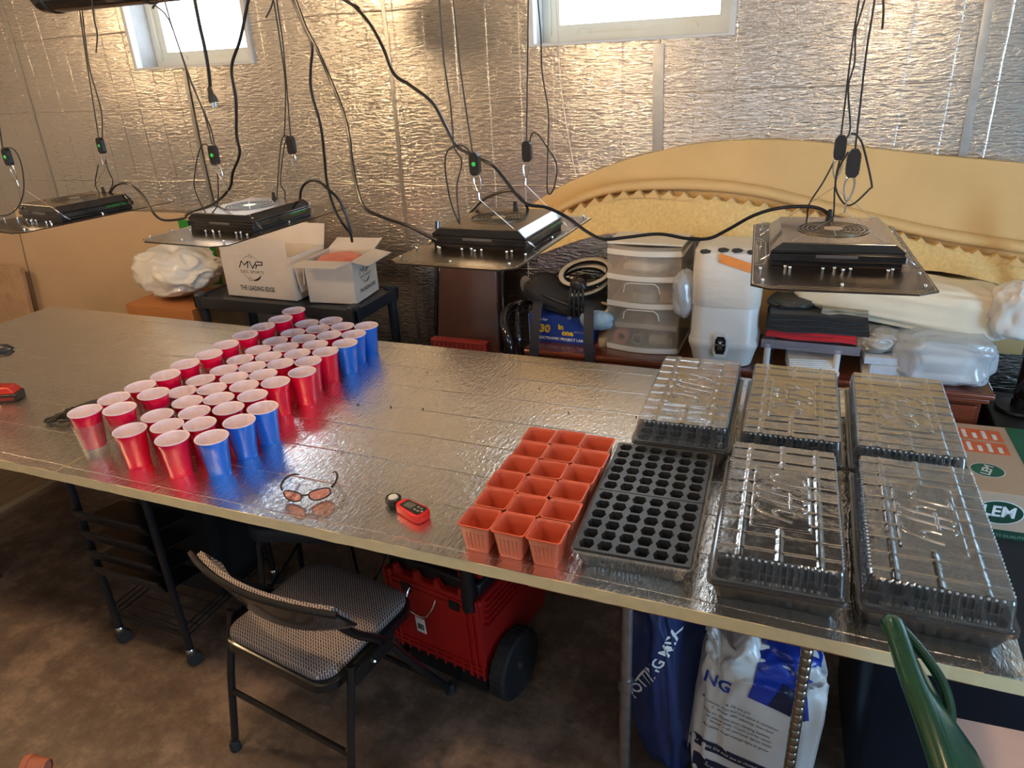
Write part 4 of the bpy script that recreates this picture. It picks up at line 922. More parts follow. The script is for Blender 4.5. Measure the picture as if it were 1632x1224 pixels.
mb = MB(); mb.tube(spline([(-.03, .16, T+.03), (-.055, .05, T+.045), (-.04, -.06, T+.02), (0.0, -.11, T-.06), (.015, -.10, T-.22), (.01, -.04, T-.36)], 6), .020, 12); mb.build('arm', GLOSSB, ar)
mb = MB(); mb.tube(spline([(.03, .16, T+.05), (.0, .05, T+.06), (.015, -.04, T+.0), (.04, -.07, T-.12), (.045, -.05, T-.3)], 6), .014, 10); mb.build('arm_support', GLOSSB, ar)
MB().box(-.07, .07, -.08, .16, .40, .46).build('seat', BLACK, ar, bevel=.015)
MB().lathe([(.02, .04), (.02, .41)], 12, (0, .04, 0), True).build('column', BLACK, ar)
mb = MB(); mb.lathe([(.065, 0), (.065, .015), (.03, .04), (0, .042)], 20, (0, .04, 0)); mb.build('base', BLACK, ar)
# mahogany desk
DZ = T-.08; DX0, DX1, DY0, DY1 = -1.00, .775, 1.50, 1.985
dk = thing('desk', 'dark mahogany desk with rounded top edge behind the silver table', 'desk', (0, 0, 0))
mb = MB(); mb.box(DX0, DX1, DY0, DY1, DZ-.022, DZ); mb.build('desk_top', MAHOG, dk, bevel=.007)
MB().box(DX0+.012, DX1-.012, DY0+.012, DY1, DZ-.042, DZ-.0225).build('moulding', MAHOG, dk, bevel=.005)
for a, c in ((DX0+.03, DX0+.45), (DX1-.45, DX1-.03)):
    MB().box(a, c, DY0+.04, DY1-.01, .02, DZ-.0425).build('pedestal', MAHOG, dk, smooth=False, bevel=.002)
    for q in range(3):
        z0 = .06+q*.205; dr = MB().box(a+.015, c-.015, DY0+.025, DY0+.0395, z0, z0+.19).build('drawer', MAHOG, dk, smooth=False, bevel=.003)
        MB().tube([((a+c)/2-.05, DY0+.025, z0+.10), ((a+c)/2-.045, DY0+.008, z0+.10), ((a+c)/2+.045, DY0+.008, z0+.10), ((a+c)/2+.05, DY0+.025, z0+.10)], .004, 8).build('handle', GOLD, dr)
MB().box(DX0+.45, DX1-.45, DY1-.03, DY1-.01, .25, DZ-.0425).build('modesty_panel', MAHOG, dk, smooth=False)
# electronics kit box
kb = thing('electronics_kit', 'blue boxed electronics kit with yellow lettering under the black bag', 'box', (-.865, 1.66, DZ), -.02)
MB().box(-.145, .145, -.05, .05, 0, .125).build('box_body', mat('kit_blue', (.015, .05, .30), .35, var=.05), kb, smooth=False, bevel=.001)
MB().box(-.1462, -.1452, -.049, .049, .001, .124).build('box_side', WINK, kb, smooth=False)
YI = mat('yellow_ink', (.85, .55, .03), .5)
fm = lambda x, z: frame((x, -.0512, z), (1, 0, 0), (0, 0, 1))
text_on('kit_number', '130', .050, fm(-.085, .062), YI, kb, bold=.0022, shear=.15); text_on('kit_word_in', 'in', .034, fm(.005, .076), YI, kb, bold=.0016)
text_on('kit_word_one', 'one', .034, fm(.035, .050), YI, kb, bold=.0016); text_on('kit_title', 'ELECTRONIC PROJECT LAB', .0165, fm(0, .020), WINK, kb, bold=.0006, sx=1.05)
text_on('kit_top_word', 'Science Fair', .016, fm(-.095, .105), WINK, kb, bold=.0005, shear=.2); text_on('kit_small_print', 'SPACE AGE', .012, fm(.095, .058), mat('grey_ink', (.4, .42, .48), .6), kb)
# black camera bag with ring lights
bgm = mat('bag_fabric', (.022, .022, .025), .8, var=.15, nscale=90, bump=.3, bscale=500)
bb = thing('black_bag', 'black padded equipment bag slumped over the blue kit box', 'bag', (-.845, 1.75, DZ+.126), .0)
o = bag('body', None, (0, 0, .06), (.215, .14, .052), bgm, 9, .08, .7, 36, lambda v: (v[0], v[1], v[2]*(1.1-.3*v[0]/.235)-.26*v[0]-.022)); o.parent = bb
P = [(-.205, -.06, .11), (-.10, -.13, .09), (.04, -.145, .05), (.15, -.13, -.0)]
MB().tube(spline(P, 6), .007, 8).build('piping', BLACK, bb)
for sx, z0 in ((-.105, -.235), (.12, -.17)):
    mb = MB(); mb.slab(lambda u, v: (sx-.02+.042*u+.03*v*(1 if sx > 0 else 0), -.165-.095*sin(v*1.45), .07+(z0-.07)*v**1.5), (.0, -.003, 0), 2, 12); mb.build('strap', mat('strap_navy', (.012, .016, .028), .6), bb)
o = bag('handle_loop', None, (-.215, -.03, .10), (.026, .022, .038), mat('bag_grey', (.16, .14, .12), .8), 2, .06, .9, 16); o.parent = bb
o = bag('mesh_pocket', None, (.150, -.150, .0), (.072, .03, .042), mat('cloth_paleblue', (.30, .45, .60), .6, var=.25, nscale=20), 21, .12, .9, 28); o.parent = bb
for k, (x, y, z, R_) in enumerate(((-.80, 1.79, DZ+.262, .125), (-.815, 1.785, DZ+.225, .135))):
    rl = thing('ring_light', '%s round white and black ring light above the black bag' % ['upper', 'lower'][k], 'ring light', (x, y, z+.012), 0, 'ring lights'); rl.rotation_euler = (rad(17), rad(-4), 0)
    MB().lathe([(R_-.030, -.006), (R_, -.006), (R_, .004), (R_-.004, .006)], 44).build('housing', BLACK, rl)
    MB().lathe([(R_-.003, .0045), (R_-.006, .009), (R_-.022, .009), (R_-.026, .0045)], 44).build('diffuser', mat('ring_diffuser', (.72, .66, .55), .45), rl)
    MB().lathe([(R_-.026, .0046), (R_-.031, .0046), (R_-.032, -.006)], 44).build('inner_rim', BLACK, rl)
tp = thing('mini_tripod', 'folded black mini tripod clamp lying across the ring lights', 'tripod', (-.785, 1.63, DZ+.235), 0)
mb = MB().ball((0, .0, .03), (.035, .025, .03), 14, .8, .08); mb.build('clamp_body', BLACK, tp)
for q in range(4): MB().tube(spline([(-.025+q*.016, -.01, .03), (-.032+q*.020, -.03, -.03), (-.030+q*.022, -.035, -.10)], 4), .0065, 8).build('leg', BLACK, tp)
for q in (-.03, .03): MB().lathe([(0, -.008), (.010, -.006), (.010, .006), (0, .008)], 12, (q, -.035, -.107)).build('foot', mat('foot_blue', (.1, .16, .3), .5), tp)
for k, (pa, col_) in enumerate((([(-.70, 1.70, DZ+.17), (-.66, 1.66, DZ+.175), (-.66, 1.62, DZ+.16), (-.69, 1.60, DZ+.15)], (.72, .55, .32)), ([(-.74, 1.63, DZ+.14), (-.69, 1.60, DZ+.145), (-.665, 1.60, DZ+.14), (-.664, 1.66, DZ+.14)], (.75, .7, .62)), ([(-.80, 1.66, DZ+.165), (-.77, 1.62, DZ+.16), (-.75, 1.61, DZ+.15)], (.66, .55, .4)))):
    tag(MB().tube(spline(pa, 5), .006, 8).build('coiled_lead', mat('lead_%d' % k, col_, .5)), ['tan coiled lead beside the plastic drawers', 'off-white coiled lead under the ring lights', 'short beige lead end on the black bag'][k], 'cable', 'leads on the black bag')
# plastic drawer tower
FR = mat('drawer_white', (.74, .70, .62), .4, var=.03)
dt = thing('drawer_tower', 'translucent plastic tower with three drawers of small supplies on the desk', 'drawers', (-.500, 1.765, DZ), -.02)
DWd, DDp = .31, .30
hs = [(0.012, .190), (.206, .110), (.320, .100), (.424, .026)]
mb = MB()
for q, (z0, hh) in enumerate(hs):
    mb.box(-DWd/2, DWd/2, -DDp/2+.005, DDp/2, z0-.012, z0-.002)
mb.box(-DWd/2, -DWd/2+.012, DDp/2-.012, DDp/2, -.0, .452); mb.box(DWd/2-.012, DWd/2, DDp/2-.012, DDp/2, 0, .452); mb.box(-DWd/2, DWd/2, -DDp/2, DDp/2, .4525, .461)
mb.build('tower_frame', FR, dt, smooth=False, bevel=.002)
for q, (z0, hh) in enumerate(hs):
    def fr2(u, v, off=0): return (-DWd/2+.004+(DWd-.008)*u, -DDp/2-.028*sin(u*pi)-off, z0+hh*v)
    mb = MB(); mb.slab(lambda u, v: fr2(u, v), (0, .003, 0), 14, 1); mb.box(-DWd/2+.004, -DWd/2+.007, -DDp/2+.003, DDp/2-.02, z0, z0+hh-.01); mb.box(DWd/2-.007, DWd/2-.004, -DDp/2+.003, DDp/2-.02, z0, z0+hh-.01)
    dw_ = mb.build('drawer', DRAWER_FILM, dt, ang=40)
    mb = MB(); mb.slab(lambda u, v: (fr2(u, v)[0], fr2(u, v)[1]-.002, z0-.010+.022*v), (0, -.006, 0), 14, 1); mb.build('drawer_lip', FR, dw_)
    if hh > .1:
        mb = MB(); mb.tube([(-.075, -DDp/2-.028, z0+hh-.055), (-.07, -DDp/2-.034, z0+hh-.025), (-.055, -DDp/2-.037, z0+hh-.012), (.055, -DDp/2-.037, z0+hh-.012), (.07, -DDp/2-.034, z0+hh-.025), (.075, -DDp/2-.028, z0+hh-.055)], .0028, 6); mb.build('drawer_pull', FR, dw_)
def inside(name, label, cat, mb, m, sm=True):
    o = mb.build(name, m, None, smooth=sm); o.location = (-.500, 1.765, DZ); return tag(o, label, cat, 'supplies inside the drawer tower')
inside('spool', 'pink tape spool at the left of the bottom drawer', 'spool', (lambda b: (setattr(b, 'X', Matrix.Translation((-.095, -.12, .053)) @ Matrix.Rotation(rad(90), 4, 'X')), b.lathe([(.016, 0), (.033, 0), (.033, .03), (.016, .03), (.016, 0)], 22))[1])(MB()), mat('pink_tape', (.75, .38, .33), .5))
inside('spool', 'dark hollow roll in the middle of the bottom drawer', 'spool', (lambda b: (setattr(b, 'X', Matrix.Translation((-.025, -.12, .050)) @ Matrix.Rotation(rad(90), 4, 'X')), b.lathe([(.018, 0), (.025, 0), (.025, .035), (.018, .035), (.018, 0)], 22))[1])(MB()), mat('grey_roll', (.45, .42, .36), .5))
inside('supply_jar', 'small labelled jar lying at the right of the bottom drawer', 'jar', (lambda b: (setattr(b, 'X', Matrix.Translation((.025, -.12, .042)) @ Matrix.Rotation(rad(90), 4, 'Y')), b.lathe([(0, 0), (.026, 0), (.028, .005), (.028, .07), (.020, .078), (.020, .098), (0, .10)], 20))[1])(MB()), mat('jar_tan', (.70, .60, .42), .45))
inside('flat_box', 'flat white box across the top of the bottom drawer', 'box', MB().box(-.125, .135, -.13, .06, .090, .112), WINK, False)
inside('tape_roll', 'wide grey tape roll in the middle drawer', 'tape', MB().lathe([(.030, 0), (.052, 0), (.052, .038), (.030, .038), (.030, 0)], 24, (-.005, -.09, .209)), mat('tape_grey', (.42, .42, .38), .5))
inside('small_carton', 'small pale carton at the right of the middle drawer', 'box', MB().box(.06, .125, -.12, -.02, .209, .262), mat('pale_pink', (.72, .56, .46), .6), False)
inside('white_pouch', 'crumpled white pouch in the upper drawer', 'pouch', MB().ball((-.01, -.08, .352), (.09, .05, .028), 18, .8, .1, 4), WINK)
inside('gadget', 'small grey gadget at the right of the upper drawer', 'gadget', MB().box(.09, .135, -.12, -.06, .324, .346), mat('gadget_grey', (.12, .12, .12), .4), False)
# white jug with spigot, wrapped top
jg = thing('beverage_jug', 'tall white jug with black spigot plate and wrapped top on the desk', 'jug', (-.170, 1.632, DZ), .03)
mb = MB(); k_ = 0; lv = []
for r_, z in ((.80, 0), (.86, .004), (.94, .05), (1.0, .075), (1.03, .083), (1.03, .10), (1.0, .108), (.985, .112), (.955, .30), (.93, .40), (.88, .415), (.5, .42)):
    lv.append((rrect(.262*r_, .235*r_, .06*r_, 6), z))
ringmesh(mb, lv, True, True); mb.build('jug_body', WHITE, jg, ang=40)
mb = MB(); f = -.235/2*1.0
oct_ = [(-.020, -.02), (-.014, -.038), (.014, -.038), (.020, -.02), (.020, .02), (.012, .034), (-.012, .034), (-.020, .02)]
pm_ = frame((-.005, f-.004, .098), (1, 0, 0), (0, 0, 1))
mb.X = pm_ @ Matrix.Scale(1.45, 4); mb.prism(oct_, -.002, .003); mb.build('spigot_surround', WHITE, jg, smooth=False, bevel=.002)
mb = MB(); mb.X = pm_; mb.prism(oct_, .0045, .007); mb.build('spigot_plate', BLACK, jg, smooth=False)
mb = MB(); mb.X = pm_; mb.box(-.010, .010, -.018, .018, .007, .014); mb.box(-.004, .004, -.012, .012, .014, .022); mb.box(-.024, .024, -.003, .003, .0045, .010); mb.build('spigot', CHROME, jg, smooth=False, bevel=.001)
lv = []; mb = MB()
for r_, z in ((.985, .245), (1.0, .25), (.99, .40), (.96, .455), (.80, .475), (.3, .48)):
    lv.append(([(x*(1+.012*sin(9*math.atan2(y, x)+z*30)), y*(1+.014*sin(11*math.atan2(y, x)+z*20))) for x, y in rrect(.262*r_, .235*r_, .06*r_, 10)], z+.0))
ringmesh(mb, lv, False, True); mb.build('wrap_film', mat('wrap_white', (.76, .72, .66), .3, bump=.6, bscale=30, var=.05, sc=(1, 1, 4)), jg)
mb = MB(); mb.slab(lambda u, v: (-.03+.165*u, -.1185-.002, .425-.05*u+.036*v), (0, -.0015, 0), 6, 1); mb.build('orange_strip', mat('orange_strip', (.85, .30, .07), .5), jg)
for q, (x, z) in enumerate(((-.085, .462), (-.02, .470), (.03, .470), (.085, .466))):
    mb = MB(); mb.X = frame((x, -.108, z), (1, 0, 0), (0, .35, 1)); mb.prism([(-.020, -.004), (-.008, -.010), (.018, -.006), (.022, .004), (.004, .009), (-.016, .006)], 0, .004); mb.build('black_print', INK, jg, smooth=False)
o = bag('film_fold', None, (-.165, -.03, .27), (.045, .07, .10), CLEAR_BAG, 13, .12, .9, 24); o.parent = jg
# clothes on a clear riser
rs = thing('riser_shelf', 'clear plastic riser shelf on white legs under folded clothes', 'shelf', (.155, 1.66, DZ), -.02)
mb = MB(); mb.box(-.175, .175, -.12, .12, .105, .111); mb.box(-.175, .175, -.123, -.120, .090, .125); mb.box(-.175, .175, .120, .123, .090, .125); mb.build('deck', CLEAR_RISER, rs, smooth=False, bevel=.001)
for x in (-.15, .10):
    for y in (-.11, .11): MB().lathe([(.016, 0), (.016, .012), (.012, .014), (.012, .10), (.014, .104)], 14, (x, y, 0), True).build('leg', WHITE, rs)
def folded(name, label, c, w, d, h, m, layers, seed):
    rnd = random.Random(seed); t = thing(name, label, 'clothes', c, rnd.uniform(-.04, .04), 'folded clothes on the riser')
    for k in range(layers):
        hh = h/layers; mb = MB()
        prof = []
        for a in range(10): th = -pi/2+pi*a/9; prof.append((d/2-.01+hh*.5*cos(th)*1.0, hh*.5*sin(th)+hh*.5+k*hh))
        xs_ = 14
        def fn(u, v):
            i = v*9; i0 = min(int(i), 8); f_ = i-i0; y, z = prof[i0][0]*(1-f_)+prof[i0+1][0]*f_, prof[i0][1]*(1-f_)+prof[i0+1][1]*f_
            return ((u-.5)*w*(1-.03*k), -y+.004*sin(u*14+k*2+seed), z+.003*sin(u*9+k+seed))
        mb.grid(fn, xs_, 9)
        mb.box(-w/2*(1-.03*k), w/2*(1-.03*k), -d/2+.01, d/2, k*hh+.002, (k+1)*hh-.001)
        mb.build('fold', m, t, ang=60)
    return t
folded('folded_shirt', 'red folded shirt at the bottom of the clothes stack', (.155, 1.66, DZ+.126), .32, .22, .034, mat('red_cloth', (.55, .010, .02), .8, bump=.3, bscale=300, sheen=.2), 2, 1)
folded('folded_shirt', 'black folded clothes in the middle of the stack', (.165, 1.66, DZ+.161), .36, .24, .070, mat('black_cloth', (.012, .012, .014), .9, bump=.3, bscale=300, sheen=.2), 3, 2)
folded('folded_cloth', 'grey-green folded cloth on top at the right of the clothes stack', (.26, 1.66, DZ+.233), .16, .20, .022, mat('grey_cloth', (.30, .28, .22), .9), 2, 3)
o = bag('black_headphones_pouch', 'black drawstring pouch on top of the clothes at left', (.07, 1.64, DZ+.255), (.085, .07, .022), mat('pouch_black', (.03, .03, .026), .5), 8, .12, .8, 26, cat='pouch')
# louvred white paper stack under the riser
wp = thing('paper_stack', 'white ribbed stack of sheets lying under the clear riser', 'paper', (.165, 1.585, DZ), .15)
for q in range(9): MB().box(-.085, .085, -.085+q*.006, .085, .002+q*.006, .0065+q*.006).build('sheet', WINK, wp, smooth=False)
# books and clear bag at right
CB = mat('white_cover', (.78, .78, .78), .5, var=.04)
for q, (w_, d_2, h_, dx) in enumerate(((.19, .20, .03, 0), (.17, .19, .035, .01), (.18, .18, .028, -.01))):
    z0 = DZ+.001+[0, .031, .067][q]
    t = thing('white_book', '%s white book of the pile at the left of the clear bag' % ['lowest', 'middle', 'top'][q], 'book', (.44+dx, 1.62, z0), .03*q, 'white books beside the clear bag')
    MB().box(-w_/2, w_/2, -d_2/2, d_2/2, 0, h_-.001).build('pages', CB, t, smooth=False, bevel=.002)
    MB().box(-w_/2-.001, w_/2+.001, -d_2/2-.0015, -d_2/2-.0005, .0, h_-.001).build('spine', mat('spine_blue', (.55, .62, .72), .5), t, smooth=False)
for q in range(3):
    t = thing('bagged_item', '%s pale packet inside the clear bag at right' % ['lower', 'middle', 'upper'][q], 'packet', (.615, 1.64, DZ+.012+q*.032), .05*q, 'packets in the clear bag')
    MB().box(-.085, .085, -.08, .08, 0, .030).build('packet', [CB, mat('packet_grey', (.35, .38, .42), .5), CB][q], t, smooth=False, bevel=.004)
o = bag('clear_bag', 'crumpled clear plastic bag of packets hanging over the desk front at right', (.60, 1.62, DZ+.100), (.165, .140, .094), CLEAR_BAG, 31, .08, .55, 44)
o = bag('foam_roll', 'long white plastic wrapped foam roll resting under the yellow foam at right', (.46, 1.71, T+.150), (.385, .125, .085), mat('wrapped_foam', (.80, .71, .55), .3, var=.07, nscale=5, coat=.5, bump=.3, bscale=18, bdist=.006), 17, .06, .6, 52, lambda v: (v[0], v[1], v[2]*(1.05+.2*v[0]/.4)-.10*v[0]+.035))
o = bag('white_bag', 'bunched white plastic bag end hanging at the right frame edge', (.80, 1.60, T+.20), (.085, .07, .105), WBAG, 44, .16, .8, 36)
o = bag('grey_bag', 'grey translucent plastic scrunched between the clothes and the wrapped roll', (.38, 1.62, T+.060), (.085, .09, .045), mat('grey_film', (.36, .35, .32), .3, coat=.4), 45, .16, .8, 30)
# black stand pole and kit at the right edge
st = thing('black_stand', 'black pole with a round flange standing on a dark case at right', 'stand', (.905, 1.71, 0), 0)
MB().lathe([(.026, T-.20), (.026, T+.18), (.030, T+.185), (.030, T+.22), (.024, T+.225), (.024, T+.5), (0, T+.5)], 22).build('pole', GLOSSB, st)
MB().lathe([(.0, T-.215), (.075, T-.215), (.078, T-.208), (.075, T-.200), (.030, T-.196), (.030, T-.17), (.026, T-.17)], 30).build('flange', BLACK, st)
MB().box(-.10, .30, -.16, .16, 0, T-.216).build('case', mat('case_black', (.012, .011, .011), .5), st, smooth=False, bevel=.006)
for q in range(4): MB().box(.05, .28, -.16+q*.02, -.05+q*.02, T-.21+q*.045, T-.18+q*.045).build('rail', [BLACK, STEEL][q % 2], st, smooth=False, bevel=.003)
mb = MB().tube(spline([(-.05, -.10, T-.1), (-.03, -.13, T-.04), (.01, -.12, T-.03), (.03, -.08, T-.09)], 5), .008, 8); mb.build('clamp_arm', BLACK, st)
# yellow egg-crate foam arching against the wall
def interp(P, x):
    xs_ = [p[0] for p in P]; return float(np.interp(x, xs_, [p[1] for p in P]))
def curve_on(L, y):
    P = spline([tuple(p) for p in pts(L, y)], 6); return [(p[0], p[2]) for p in P]
TOPC = curve_on([(700,430),(740,395),(780,370),(820,345),(880,305),(940,277),(1000,255),(1100,232),(1200,224),(1300,228),(1400,239),(1500,250),(1632,262),(1700,270)], 1.93)
MIDC = curve_on([(790,412),(830,378),(880,335),(940,305),(1000,292),(1100,288),(1200,297),(1300,320),(1400,345),(1500,367),(1632,388),(1710,400)], 1.90)
ZIG = curve_on([(800,415),(850,370),(900,338),(1000,305),(1120,310),(1200,320),(1300,337),(1400,360),(1500,386),(1632,412),(1710,430)], 1.86)
BOTC = curve_on([(800,432),(860,405),(965,373),(1100,377),(1200,390),(1360,425),(1500,432),(1632,464),(1710,480)], 1.80)
fm_ = thing('egg_crate_topper', 'yellow egg-crate foam topper arching against the silver wall', 'foam', (0, 0, 0))
xa, xb = -1.62, .97
def f_back(u, v):
    x = xa+(xb-xa)*u; zt = interp(TOPC, x); zm = min(interp(ZIG, max(x, ZIG[0][0]))-.06, zt-.012)
    return (x, 1.955-.05*(1-v)**2-.012*sin(v*pi), zm+(zt-zm)*v)
mb = MB(); mb.slab(f_back, (0, .035, 0), 70, 8); mb.build('flat_layer', YFOAM, fm_, ang=60)
def f_lip(u, v):
    x = xa+.12+(xb-xa-.12)*u; zm = min(interp(MIDC, x), interp(TOPC, x)-.015); th = pi*v
    return (x, 1.905-.030*sin(th), zm+.006-.022*(1-cos(th)))
mb = MB(); mb.slab(f_lip, (0, .012, 0), 70, 8); mb.build('rolled_edge', YFOAM, fm_, ang=60)
x2 = ZIG[0][0]+.10
def f_front(u, v):
    x = x2+(xb-x2)*u; zt = interp(ZIG, x)-.018; zb = interp(BOTC, x); zb = min(zb, zt-.01)
    return (x, 1.80+.055*v+.01*sin(x*9), zb+(zt-zb)*v)
mb = MB(); mb.slab(f_front, (0, .03, 0), 80, 12); mb.build('porous_layer', YFOAMP, fm_, ang=60)
mb = MB(); x = x2; k = 0
while x < xb-.02:
    z = interp(ZIG, x+.03)-.028; z2 = interp(ZIG, x+.065)-.028; hgt = .036; wd = .032
    a = Vector((x, 1.845, z)); b2 = Vector((x+.064, 1.845, z2)); mid = (a+b2)/2; hgt = .030
    mb.add([tuple(a), tuple(b2), tuple(b2+Vector((0, .06, 0))), tuple(a+Vector((0, .06, 0))), tuple(mid+Vector((0, .012, hgt))), tuple(mid+Vector((0, .045, hgt)))], [(0, 1, 4), (1, 2, 5, 4), (2, 3, 5), (3, 0, 4, 5), (3, 2, 1, 0)])
    x += .064
tag(mb.build('egg_crate_bumps', YFOAM, fm_, smooth=False), kind='stuff')
# the layer hidden behind keeps standing on the desk
MB().box(-.60, .93, 1.935, 1.975, DZ, T+.22).build('lower_sheet', YFOAM, fm_, smooth=False)
# meat-tool cartons at the right of the table
lm = thing('brown_green_carton', 'brown carton with green stripes and white oval-logo lettering right of the trays', 'box', (.92, 1.275, T-.53), .03)
w_, d_2, h_ = .52, .47, .33
MB().box(-w_/2, w_/2, -d_2/2, d_2/2, 0, h_).build('box_body', mat('kraft', (.52, .38, .27), .7, var=.04), lm, smooth=False, bevel=.002)
GI = mat('print_green', (.010, .115, .060), .45); GI2 = mat('print_dark_green', (.008, .055, .03), .45); OI = mat('print_orange', (.80, .16, .05), .5)
MB().box(-.09, .02, -d_2/2+.001, d_2/2-.001, h_+.0002, h_+.0010).build('green_stripe', GI, lm, smooth=False)
MB().box(.021, .22, -d_2/2+.06, d_2/2-.001, h_+.0002, h_+.0010).build('white_panel', mat('print_grey', (.50, .54, .54), .5), lm, smooth=False)
for q in range(2):
    MB().box(-.25, -.115, .115-q*.095, .195-q*.095, h_+.0002, h_+.0010).build('orange_label', OI, lm, smooth=False)
    for r in range(4): MB().box(-.235+r*.03, -.222+r*.03, .125-q*.095, .185-q*.095-.02*(r % 2), h_+.0011, h_+.0014).build('white_print', WINK, lm, smooth=False)
def oval(m, a, b, name, matl, par):
    mb = MB(); mb.X = m; mb.add([(a*cos(2*pi*k/32), b*sin(2*pi*k/32), 0) for k in range(32)], [tuple(range(32))]); return mb.build(name, matl, par, smooth=False)
mt = frame((-.205, -.10, h_+.0010), (1, 0, 0), (0, 1, 0)); oval(mt, .050, .045, 'oval_border', WINK, lm); mt = frame((-.205, -.10, h_+.0014), (1, 0, 0), (0, 1, 0)); oval(mt, .047, .042, 'oval_badge', GI, lm)
text_on('badge_letters', 'LEM', .038, frame((-.205, -.10, h_+.0018), (.35, .94, 0), (-.94, .35, 0)), WINK, lm, bold=.001)
ff_ = lambda x, z, o_=.001: frame((x, -d_2/2-o_, z), (1, 0, 0), (0, 0, 1))
MB().box(-w_/2+.001, w_/2-.001, -d_2/2-.0010, -d_2/2-.0002, .001, .20).build('green_band', GI2, lm, smooth=False)
oval(ff_(-.185, .262, .0012), .066, .042, 'oval_border', WINK, lm); oval(ff_(-.185, .262, .0016), .063, .039, 'oval_badge', GI2, lm); text_on('badge_letters', 'LEM', .052, ff_(-.187, .264, .0020), WINK, lm, bold=.0015)
text_on('small_print', 'PRODUCTS QUALITY', .014, ff_(-.17, .18, .0014), mat('print_sage', (.25, .40, .32), .6), lm); text_on('small_print', 'SINCE 1991', .014, ff_(-.17, .155, .0014), mat('print_sage', (.25, .40, .32), .6), lm)
MB().box(-.055, .12, -d_2/2-.0018, -d_2/2-.0011, .105, .29).build('shipping_label', WINK, lm, smooth=False); MB().box(.02, .023, -d_2/2-.0024, -d_2/2-.0018, .12, .25).build('label_rule', INK, lm, smooth=False)
MB().lathe([(.03, 0), (.03, .02), (.024, .03)], 16).build('x', WHITE, lm); bpy.data.objects.remove(bpy.data.objects['x'])
bx = thing('lower_carton', 'plain brown carton on the floor under the green striped carton', 'box', (.92, 1.275, 0), .03); MB().box(-.27, .27, -.24, .24, 0, T-.531).build('box_body', CARD, bx, smooth=False, bevel=.002)
bx = thing('dark_case', 'dark purplish-brown case just right of the front right tray', 'case', (.80, .965, 0), .0); MB().box(-.09, .25, -.12, .07, 0, T-.37).build('box_body', mat('case_brown', (.10, .06, .055), .5), bx, smooth=False, bevel=.006)
MB().box(-.06, .0, -.05, .03, T-.3695, T-.3675).build('paper_tag', WINK, bx, smooth=False)
# ================================================================== UNDER AND IN FRONT OF THE TABLE
FAB = None
m, N, L, b = nmat('chair_fabric'); FAB = m
tc = N.new('ShaderNodeTexCoord'); mp = N.new('ShaderNodeMapping'); mp.inputs['Rotation'].default_value = (0, 0, rad(45)); mp.inputs['Scale'].default_value = (1, 1, 1)
ck = N.new('ShaderNodeTexBrick'); ck.inputs['Scale'].default_value = 38; ck.inputs['Mortar Size'].default_value = .035; ck.offset = .5
ck.inputs['Color1'].default_value = (.055, .045, .050, 1); ck.inputs['Color2'].default_value = (.095, .080, .080, 1); ck.inputs['Mortar'].default_value = (.46, .38, .34, 1)
L.new(tc.outputs['Object'], mp.inputs[0]); L.new(mp.outputs[0], ck.inputs['Vector']); L.new(ck.outputs['Color'], b.inputs['Base Color']); b.inputs['Roughness'].default_value = .85
FRB = mat('chair_black', (.010, .010, .011), .22, coat=.4)
def folding_chair(label, loc, rz, group='folding chairs at the table'):
    t = thing('folding_chair', label, 'chair', loc, rz, group)
    SW, SD = .205, .195
    mb = MB(); lv = []
    for r_, z in ((.94, .405), (1.0, .408), (1.0, .432), (.97, .437)): lv.append((rrect(2*SW*r_, 2*SD*r_, .06, 7), z))
    ringmesh(mb, lv, True, True); mb.build('seat_pan', FRB, t, ang=40)
    mb = MB(); lv = []
    for r_, z in ((.93, .4372), (.955, .446), (.95, .456), (.90, .464), (.75, .468), (.3, .469)): lv.append((rrect(2*SW*r_, 2*SD*r_, .055, 7), z))
    ringmesh(mb, lv, False, True); mb.build('seat_cushion', FAB, t, ang=60)
    for sx in (-1, 1):
        x = sx*.222
        MB().tube(spline([(x, .27, .012), (x, .12, .26), (x, .02, .43), (x, -.08, .54), (x*.985, -.145, .64), (x*.95, -.165, .692)], 5), .0125, 12).build('leg', FRB, t)
        rl_ = MB().tube([(sx*.236, -.215, .012), (sx*.234, -.17, .26), (sx*.230, -.12, .47)], .0115, 12).build('leg', FRB, t)
        MB().lathe([(0, 0), (.016, 0), (.017, .02), (.0125, .035), (0, .035)], 12, (sx*.236, -.216, 0)).build('rubber_foot', RUBBER, rl_)
        MB().lathe([(0, 0), (.017, 0), (.017, .02), (.0125, .035), (0, .035)], 12, (x, .272, 0)).build('rubber_foot', RUBBER, t)
        mb = MB(); mb.box(sx*.236-.004, sx*.236+.004, -.13, .03, .405, .45); mb.build('hinge_plate', FRB, t, smooth=False, bevel=.002)
        MB().ball((sx*.243, -.05, .43), .006, 8).build('rivet', CHROME, t)
    MB().tube([(-.234, -.180, .21), (.234, -.180, .21)], .009, 10).build('rear_crossbar', FRB, t)
    MB().tube([(-.222, .19, .14), (.222, .19, .14)], .009, 10).build('front_crossbar', FRB, t)
    def bk_(u, v, o=0): # curved back panel
        x = (u-.5)*.53; c_ = -.055*(1-(2*(u-.5))**2)
        dip = (.03+.055*(1-abs(2*(u-.5))**2.4)); z = .708-.01*abs(2*(u-.5))**3 - (1-v)*(dip+.045)
        return (x+.01, -.178+c_+.055*(1-v)+o, z)
    mb = MB(); mb.slab(lambda u, v: bk_(u, v), (0, .010, 0), 24, 8); mb.build('backrest_shell', FRB, t, ang=60)
    mb = MB(); mb.slab(lambda u, v: bk_(.04+.92*u, .06+.92*v, .0105), (0, .018, .004), 22, 6); mb.build('backrest_pad', FAB, t, ang=60)
    MB().tube([bk_(u/20, 1.0, .004) for u in range(21)], .0095, 10).build('top_rail', FRB, t)
    return t
